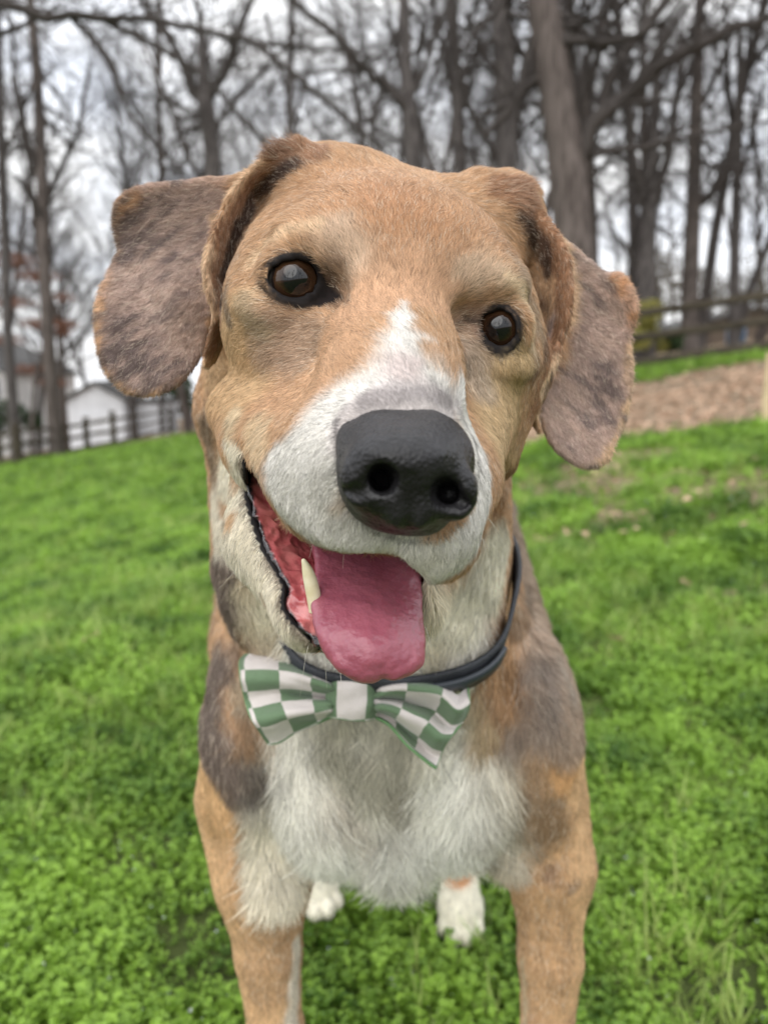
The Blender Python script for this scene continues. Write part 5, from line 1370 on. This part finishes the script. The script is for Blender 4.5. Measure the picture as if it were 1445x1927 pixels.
mesh_np('nose', nv - OFF, nq, nm_, dog)
tm = noise_mat('tongue_flesh', (0.265, 0.068, 0.098), (0.335, 0.098, 0.132), scale=70, rough=0.33, bump=0.14, bscale=420, spec=0.5)
bsdf(tm).inputs['Subsurface Weight'].default_value = 0.25; bsdf(tm).inputs['Subsurface Radius'].default_value = (0.004, 0.0015, 0.001); bsdf(tm).inputs['Subsurface Scale'].default_value = 1.0
mesh_np('tongue', tv - OFF, tq, tm, dog)
gm = noise_mat('gum_flesh', (0.34, 0.055, 0.065), (0.62, 0.21, 0.20), scale=110, rough=0.18, bump=0.12, bscale=500, spec=0.6, lo=.3, hi=.7)
gum = mesh_np('gum', gv - OFF, gq, gm, dog)
# dark pigment along the lip edge
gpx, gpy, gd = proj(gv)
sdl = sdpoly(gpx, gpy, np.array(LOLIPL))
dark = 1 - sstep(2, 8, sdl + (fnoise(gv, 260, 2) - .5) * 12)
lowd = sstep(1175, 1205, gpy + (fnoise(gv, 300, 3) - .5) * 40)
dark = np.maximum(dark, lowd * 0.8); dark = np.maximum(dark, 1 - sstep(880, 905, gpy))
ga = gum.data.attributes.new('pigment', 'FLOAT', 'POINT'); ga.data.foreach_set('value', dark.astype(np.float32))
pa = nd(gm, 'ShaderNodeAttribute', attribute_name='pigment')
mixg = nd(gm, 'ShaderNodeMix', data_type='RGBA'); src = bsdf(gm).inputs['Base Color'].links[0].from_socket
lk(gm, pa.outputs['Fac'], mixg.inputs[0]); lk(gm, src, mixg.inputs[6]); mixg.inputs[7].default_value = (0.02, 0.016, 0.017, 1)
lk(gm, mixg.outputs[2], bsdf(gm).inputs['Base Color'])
mesh_np('canine_tooth', cv - OFF, cq, noise_mat('tooth_enamel', (0.62, 0.55, 0.34), (0.74, 0.68, 0.50), scale=200, rough=0.22, spec=.6), dog)

# eyes: ball with iris and pupil, clear wet surface
em_ = mat('eye_surface', (0.1, 0.05, 0.02), 0.3, 0.0)
etc = nd(em_, 'ShaderNodeTexCoord'); esep = nd(em_, 'ShaderNodeSeparateXYZ'); lk(em_, etc.outputs['Object'], esep.inputs[0])
cmb = nd(em_, 'ShaderNodeCombineXYZ'); lk(em_, esep.outputs['X'], cmb.inputs['X']); lk(em_, esep.outputs['Y'], cmb.inputs['Y'])
vl = nd(em_, 'ShaderNodeVectorMath', operation='LENGTH'); lk(em_, cmb.outputs[0], vl.inputs[0])
eno = nd(em_, 'ShaderNodeTexNoise'); eno.inputs['Scale'].default_value = 6; eno.inputs['Detail'].default_value = 4; lk(em_, etc.outputs['Object'], eno.inputs['Vector'])
emr = nd(em_, 'ShaderNodeMath', operation='MULTIPLY_ADD'); lk(em_, eno.outputs['Fac'], emr.inputs[0]); emr.inputs[1].default_value = 0.10; lk(em_, vl.outputs['Value'], emr.inputs[2])
ecr = nd(em_, 'ShaderNodeValToRGB'); r_ = ecr.color_ramp
r_.elements[0].position = 0.0; r_.elements[0].color = (0.003, 0.003, 0.004, 1)
r_.elements[1].position = 0.40; r_.elements[1].color = (0.004, 0.004, 0.005, 1)
for pos, c in ((0.45, (0.009, 0.005, 0.004)), (0.56, (0.030, 0.014, 0.007)), (0.74, (0.052, 0.026, 0.013)), (0.80, (0.020, 0.012, 0.010)), (0.85, (0.016, 0.012, 0.011)), (0.93, (0.22, 0.19, 0.17))):
    e = r_.elements.new(pos); e.color = (*c, 1)
lk(em_, emr.outputs[0], ecr.inputs[0]); lk(em_, ecr.outputs[0], bsdf(em_).inputs['Base Color'])
bsdf(em_).inputs['Coat Weight'].default_value = 1.0; bsdf(em_).inputs['Coat Roughness'].default_value = 0.02
bm = bmesh.new(); bmesh.ops.create_uvsphere(bm, u_segments=64, v_segments=48, radius=1.0)
for v in bm.verts:
    r = math.hypot(v.co.x, v.co.y)
    if v.co.z > 0 and r < 0.74: v.co.z += 0.11 * (1 - (r / 0.74) ** 2)
for f in bm.faces: f.smooth = True
me = bpy.data.meshes.new('eye'); bm.to_mesh(me); bm.free(); me.materials.append(em_)
for (c, rr), tgt in zip(EYES, (P(553, 526, 0.1), P(937, 614, 0.1))):
    o = link(bpy.data.objects.new('eye', me), dog); o.location = c - OFF
    dv = Vector(tgt - c).normalized()
    q = dv.to_track_quat('Z', 'Y'); o.rotation_euler = q.to_euler(); o.scale = (rr, rr, rr)

# whiskers and lashes
def hairs(name, lst, color, r):
    """lst of point chains in photo pixels with depth"""
    cu = bpy.data.hair_curves.new(name)
    chains = [smooth_poly([P(*q) for q in ch], 4, False) for ch in lst]
    cu.add_curves([len(c) for c in chains]); allp = np.concatenate(chains) - OFF
    cu.attributes['position'].data.foreach_set('vector', allp.astype(np.float32).ravel())
    rad = np.concatenate([np.linspace(r, r * 0.2, len(c)) for c in chains])
    cu.attributes.new('radius', 'FLOAT', 'POINT').data.foreach_set('value', rad.astype(np.float32))
    cu.materials.append(mat(name + '_hair', color, 0.4)); return link(bpy.data.objects.new(name, cu), dog)
wl = []
for x, y, dx, dy, d in ((900, 960, 46, 60, .25), (895, 985, 30, 110, .25), (880, 1010, 26, 130, .25), (890, 1000, 40, 50, .252), (860, 1040, 10, 80, .25), (520, 1080, -75, 30, .285), (500, 1040, -90, 70, .29), (560, 1170, -60, 90, .27),
                        (585, 1200, -20, 110, .265), (610, 1235, 5, 60, .262), (640, 1262, 4, 55, .262), (475, 1000, -60, 10, .29), (800, 1180, 20, 90, .27), (650, 1010, -5, 60, .25), (600, 1000, -18, 50, .255)):
    wl.append([(x, y, d), (x + dx * .5, y + dy * .35, d - .002), (x + dx, y + dy, d + .001)])
hairs('whiskers', wl, (0.62, 0.58, 0.5), 0.00010)
# ---------------------------------------------------------------- collar
col_root = empty('dog_collar', RC); tag(col_root, 'black band collar round the hound\'s neck under the tongue', 'collar')
M_col = noise_mat('black_rubber', (0.016, 0.018, 0.022), (0.030, 0.033, 0.040), scale=60, rough=.5, bump=.25, bscale=900, spec=.4)
def band(name, th, rad, h0, h1, thick, m, parent, closed=True):
    n = len(th); prof = [(0, h0), (0, h1), (thick, h1 - .001), (thick, h0 + .001)]; V = []
    for t, r in zip(th, rad):
        dr = RU * math.cos(t) + RV * math.sin(t)
        for a, h in prof: V.append(dr * (r + a) + RN * h)
    F = []
    for i in range(n if closed else n - 1):
        j = (i + 1) % n
        for k in range(4): F.append((i * 4 + k, i * 4 + (k + 1) % 4, j * 4 + (k + 1) % 4, j * 4 + k))
    if not closed: F += [(3, 2, 1, 0), tuple((n - 1) * 4 + k for k in range(4))]
    return mesh_np(name, np.array(V), np.array([f for f in F if len(f) == 4]), m, parent, smooth=False)
band('strap', RTH, RR + ROFF, -0.0100, 0.0100, 0.0026, M_col, col_root)
# direction of a photo pixel in the plane of the ring
def ring_angle(px, py):
    q = hit(px, py) - RC; return math.atan2(q @ RV, q @ RU)
ta = ring_angle(850, 1240)
ths = ta + np.linspace(-.30, .30, 12)
rk = np.interp(ths % (2 * np.pi), np.r_[RTH, 2 * np.pi], np.r_[RR + ROFF, RR[0] + ROFF[0]])
band('keeper', ths, rk + 0.0034 + 0.002 * np.cos(np.linspace(-1.5, 1.5, 12)), -0.002, 0.0075, 0.0024, mat('dark_plastic', (0.030, 0.036, 0.045), .35), col_root, False)
band('buckle', ths[5:] , rk[5:] + 0.0028, -0.0080, -0.0045, 0.0026, mat('black_plastic', (0.012, 0.013, 0.015), .4), col_root, False)

# ---------------------------------------------------------------- bow tie
M_cloth = mat('checked_cotton', (0.1, 0.2, 0.1), 0.85, 0.15)
cuv = nd(M_cloth, 'ShaderNodeUVMap', uv_map='UVMap'); ck = nd(M_cloth, 'ShaderNodeTexChecker'); ck.inputs['Scale'].default_value = 1.0
ck.inputs['Color1'].default_value = (0.125, 0.190, 0.110, 1); ck.inputs['Color2'].default_value = (0.56, 0.515, 0.49, 1)
cns = nd(M_cloth, 'ShaderNodeTexNoise'); cns.inputs['Scale'].default_value = 1.2; cns.inputs['Detail'].default_value = 2
cmx = nd(M_cloth, 'ShaderNodeVectorMath', operation='MULTIPLY_ADD'); cmx.inputs[1].default_value = (.14, .14, 0)
lk(M_cloth, cuv.outputs[0], cns.inputs['Vector']); lk(M_cloth, cns.outputs['Color'], cmx.inputs[0]); lk(M_cloth, cuv.outputs[0], cmx.inputs[2])
sp = nd(M_cloth, 'ShaderNodeVectorMath', operation='ADD'); sp.inputs[1].default_value = (0, 0, 0.5); lk(M_cloth, cmx.outputs[0], sp.inputs[0]); lk(M_cloth, sp.outputs[0], ck.inputs['Vector'])
lk(M_cloth, ck.outputs['Color'], bsdf(M_cloth).inputs['Base Color'])
ctc = nd(M_cloth, 'ShaderNodeTexCoord'); cn2 = nd(M_cloth, 'ShaderNodeTexNoise'); cn2.inputs['Scale'].default_value = 75; cn2.inputs['Detail'].default_value = 5
lk(M_cloth, ctc.outputs['Object'], cn2.inputs['Vector'])
cb_ = nd(M_cloth, 'ShaderNodeBump'); cb_.inputs['Strength'].default_value = .8; cb_.inputs['Distance'].default_value = .0025; lk(M_cloth, cn2.outputs['Fac'], cb_.inputs['Height']); lk(M_cloth, cb_.outputs[0], bsdf(M_cloth).inputs['Normal'])
bsdf(M_cloth).inputs['Sheen Weight'].default_value = 0.2
M_pipe = mat('green_piping', (0.12, 0.24, 0.10), .8)
def resample(c, n):
    c = smooth_poly(c, 6, False); s = np.r_[0, np.cumsum(np.linalg.norm(np.diff(c[:, :2], axis=0), axis=1))]
    t = np.linspace(0, s[-1], n); return np.stack([np.interp(t, s, c[:, k]) for k in range(c.shape[1])], 1)
def wing(name, top, bot, inner, outer, pleat, uvr, parent, o0, nu=40, nv_=60, flip=1):
    """top/bot run from the knot outwards, inner/outer from top to bottom; each point (px, py, depth)"""
    T, Bt, I, O = resample(top, nu), resample(bot, nu), resample(inner, nv_), resample(outer, nv_)
    u = np.linspace(0, 1, nu)[:, None, None]; v = np.linspace(0, 1, nv_)[None, :, None]
    G = (1 - v) * T[:, None] + v * Bt[:, None] + (1 - u) * I[None] + u * O[None] - ((1 - u) * (1 - v) * T[0] + u * (1 - v) * T[-1] + (1 - u) * v * Bt[0] + u * v * Bt[-1])
    U_, V_ = u[..., 0], v[..., 0]
    G[..., 2] += pleat(U_, V_) - 0.021
    pt = P(G[..., 0], G[..., 1], G[..., 2]) - o0
    n = np.cross(np.gradient(pt, axis=0), np.gradient(pt, axis=1)); n /= np.linalg.norm(n, axis=-1, keepdims=True) + 1e-12
    th = 0.0009; a = (pt + n * th).reshape(-1, 3); b = (pt - n * th).reshape(-1, 3)
    ii = np.arange(nu * nv_).reshape(nu, nv_); q = np.stack([ii[:-1, :-1], ii[1:, :-1], ii[1:, 1:], ii[:-1, 1:]], -1).reshape(-1, 4); N = nu * nv_
    rim = np.concatenate([ii[:, 0], ii[-1, 1:], ii[-2::-1, -1], ii[0, -2:0:-1]]); r2 = np.roll(rim, -1)
    side = np.stack([rim, r2, r2 + N, rim + N], 1)
    o = mesh_np(name, np.concatenate([a, b]), np.concatenate([q, q[:, ::-1] + N, side]), M_cloth, parent)
    uu = np.broadcast_to(uvr[0] + U_ * uvr[1], (nu, nv_)).ravel(); vv = np.broadcast_to(uvr[2] + V_ * uvr[3], (nu, nv_)).ravel()
    uvv = np.stack([np.r_[uu, uu], np.r_[vv, vv]], 1)
    li = np.empty(len(o.data.loops), np.int32); o.data.loops.foreach_get('vertex_index', li)
    o.data.uv_layers.new(name='UVMap').data.foreach_set('uv', uvv[li].astype(np.float32).ravel())
    # stitched edge
    edge = np.concatenate([pt[:, 0], pt[-1, 1:], pt[::-1, -1][1:]])
    vv_, ff_ = tubes([(edge, np.full(len(edge), .0009))], 6); mesh_np('piping', vv_, ff_, M_pipe, o)
    return o
bt0 = P(668, 1320, .42)
bow = empty('bow_tie', bt0); tag(bow, 'green and white checked cotton bow tie at the hound\'s throat', 'bow tie')
cosp = lambda V, ph, k: np.cos(2 * np.pi * (k * V + ph))
wing('loop', [(634, 1286, .424), (612, 1270, .425), (560, 1246, .428), (505, 1233, .432), (462, 1233, .434)],
     [(632, 1346, .424), (607, 1356, .424), (555, 1378, .421), (528, 1395, .420), (506, 1400, .421)],
     [(634, 1286, .424), (633, 1316, .419), (632, 1346, .424)],
     [(462, 1233, .434), (452, 1250, .430), (460, 1304, .420), (472, 1346, .418), (487, 1371, .419), (506, 1400, .421)],
     lambda U, V: 0.0080 * cosp(V, .02, 2.0) * (1 - .35 * U) * sstep(0, .1, U) + .0022 * cosp(V + .15 * U, .3, 5) * (1 - U) - .003 * np.sin(np.pi * U) + .004 * sstep(.25, 0, V) * U, (0.1, 2.95, 0.0, 5.0), bow, bt0)
wing('loop', [(704, 1294, .424), (750, 1281, .423), (817, 1279, .424), (838, 1290, .423), (860, 1311, .419), (879, 1293, .424)],
     [(700, 1348, .424), (732, 1364, .424), (765, 1401, .422), (801, 1432, .420), (819, 1445, .420)],
     [(704, 1294, .424), (703, 1320, .419), (700, 1348, .424)],
     [(879, 1293, .424), (881, 1330, .421), (868, 1359, .420), (838, 1398, .418), (826, 1425, .419), (819, 1445, .420)],
     lambda U, V: 0.0080 * cosp(V, .10, 2.2) * (1 - .30 * U) * sstep(0, .1, U) + .0022 * cosp(V - .12 * U, .1, 5) * (1 - U) - .003 * np.sin(np.pi * U), (3.0, 2.9, 1.0, 5.0), bow, bt0)
wing('knot', [(616, 1279, .423), (634, 1281, .4165), (666, 1284, .4150), (692, 1288, .4165), (709, 1291, .423)],
     [(616, 1346, .423), (634, 1350, .4165), (666, 1354, .4150), (690, 1354, .4165), (704, 1352, .423)],
     [(616, 1279, .423), (615, 1313, .422), (616, 1346, .423)], [(709, 1291, .423), (708, 1322, .422), (704, 1352, .423)],
     lambda U, V: .0006 * np.cos(V * 9 + U * 4) - .0012 * np.sin(np.pi * V), (3.55, 1.75, 0.05, 0.9), bow, bt0, nu=24, nv_=24)
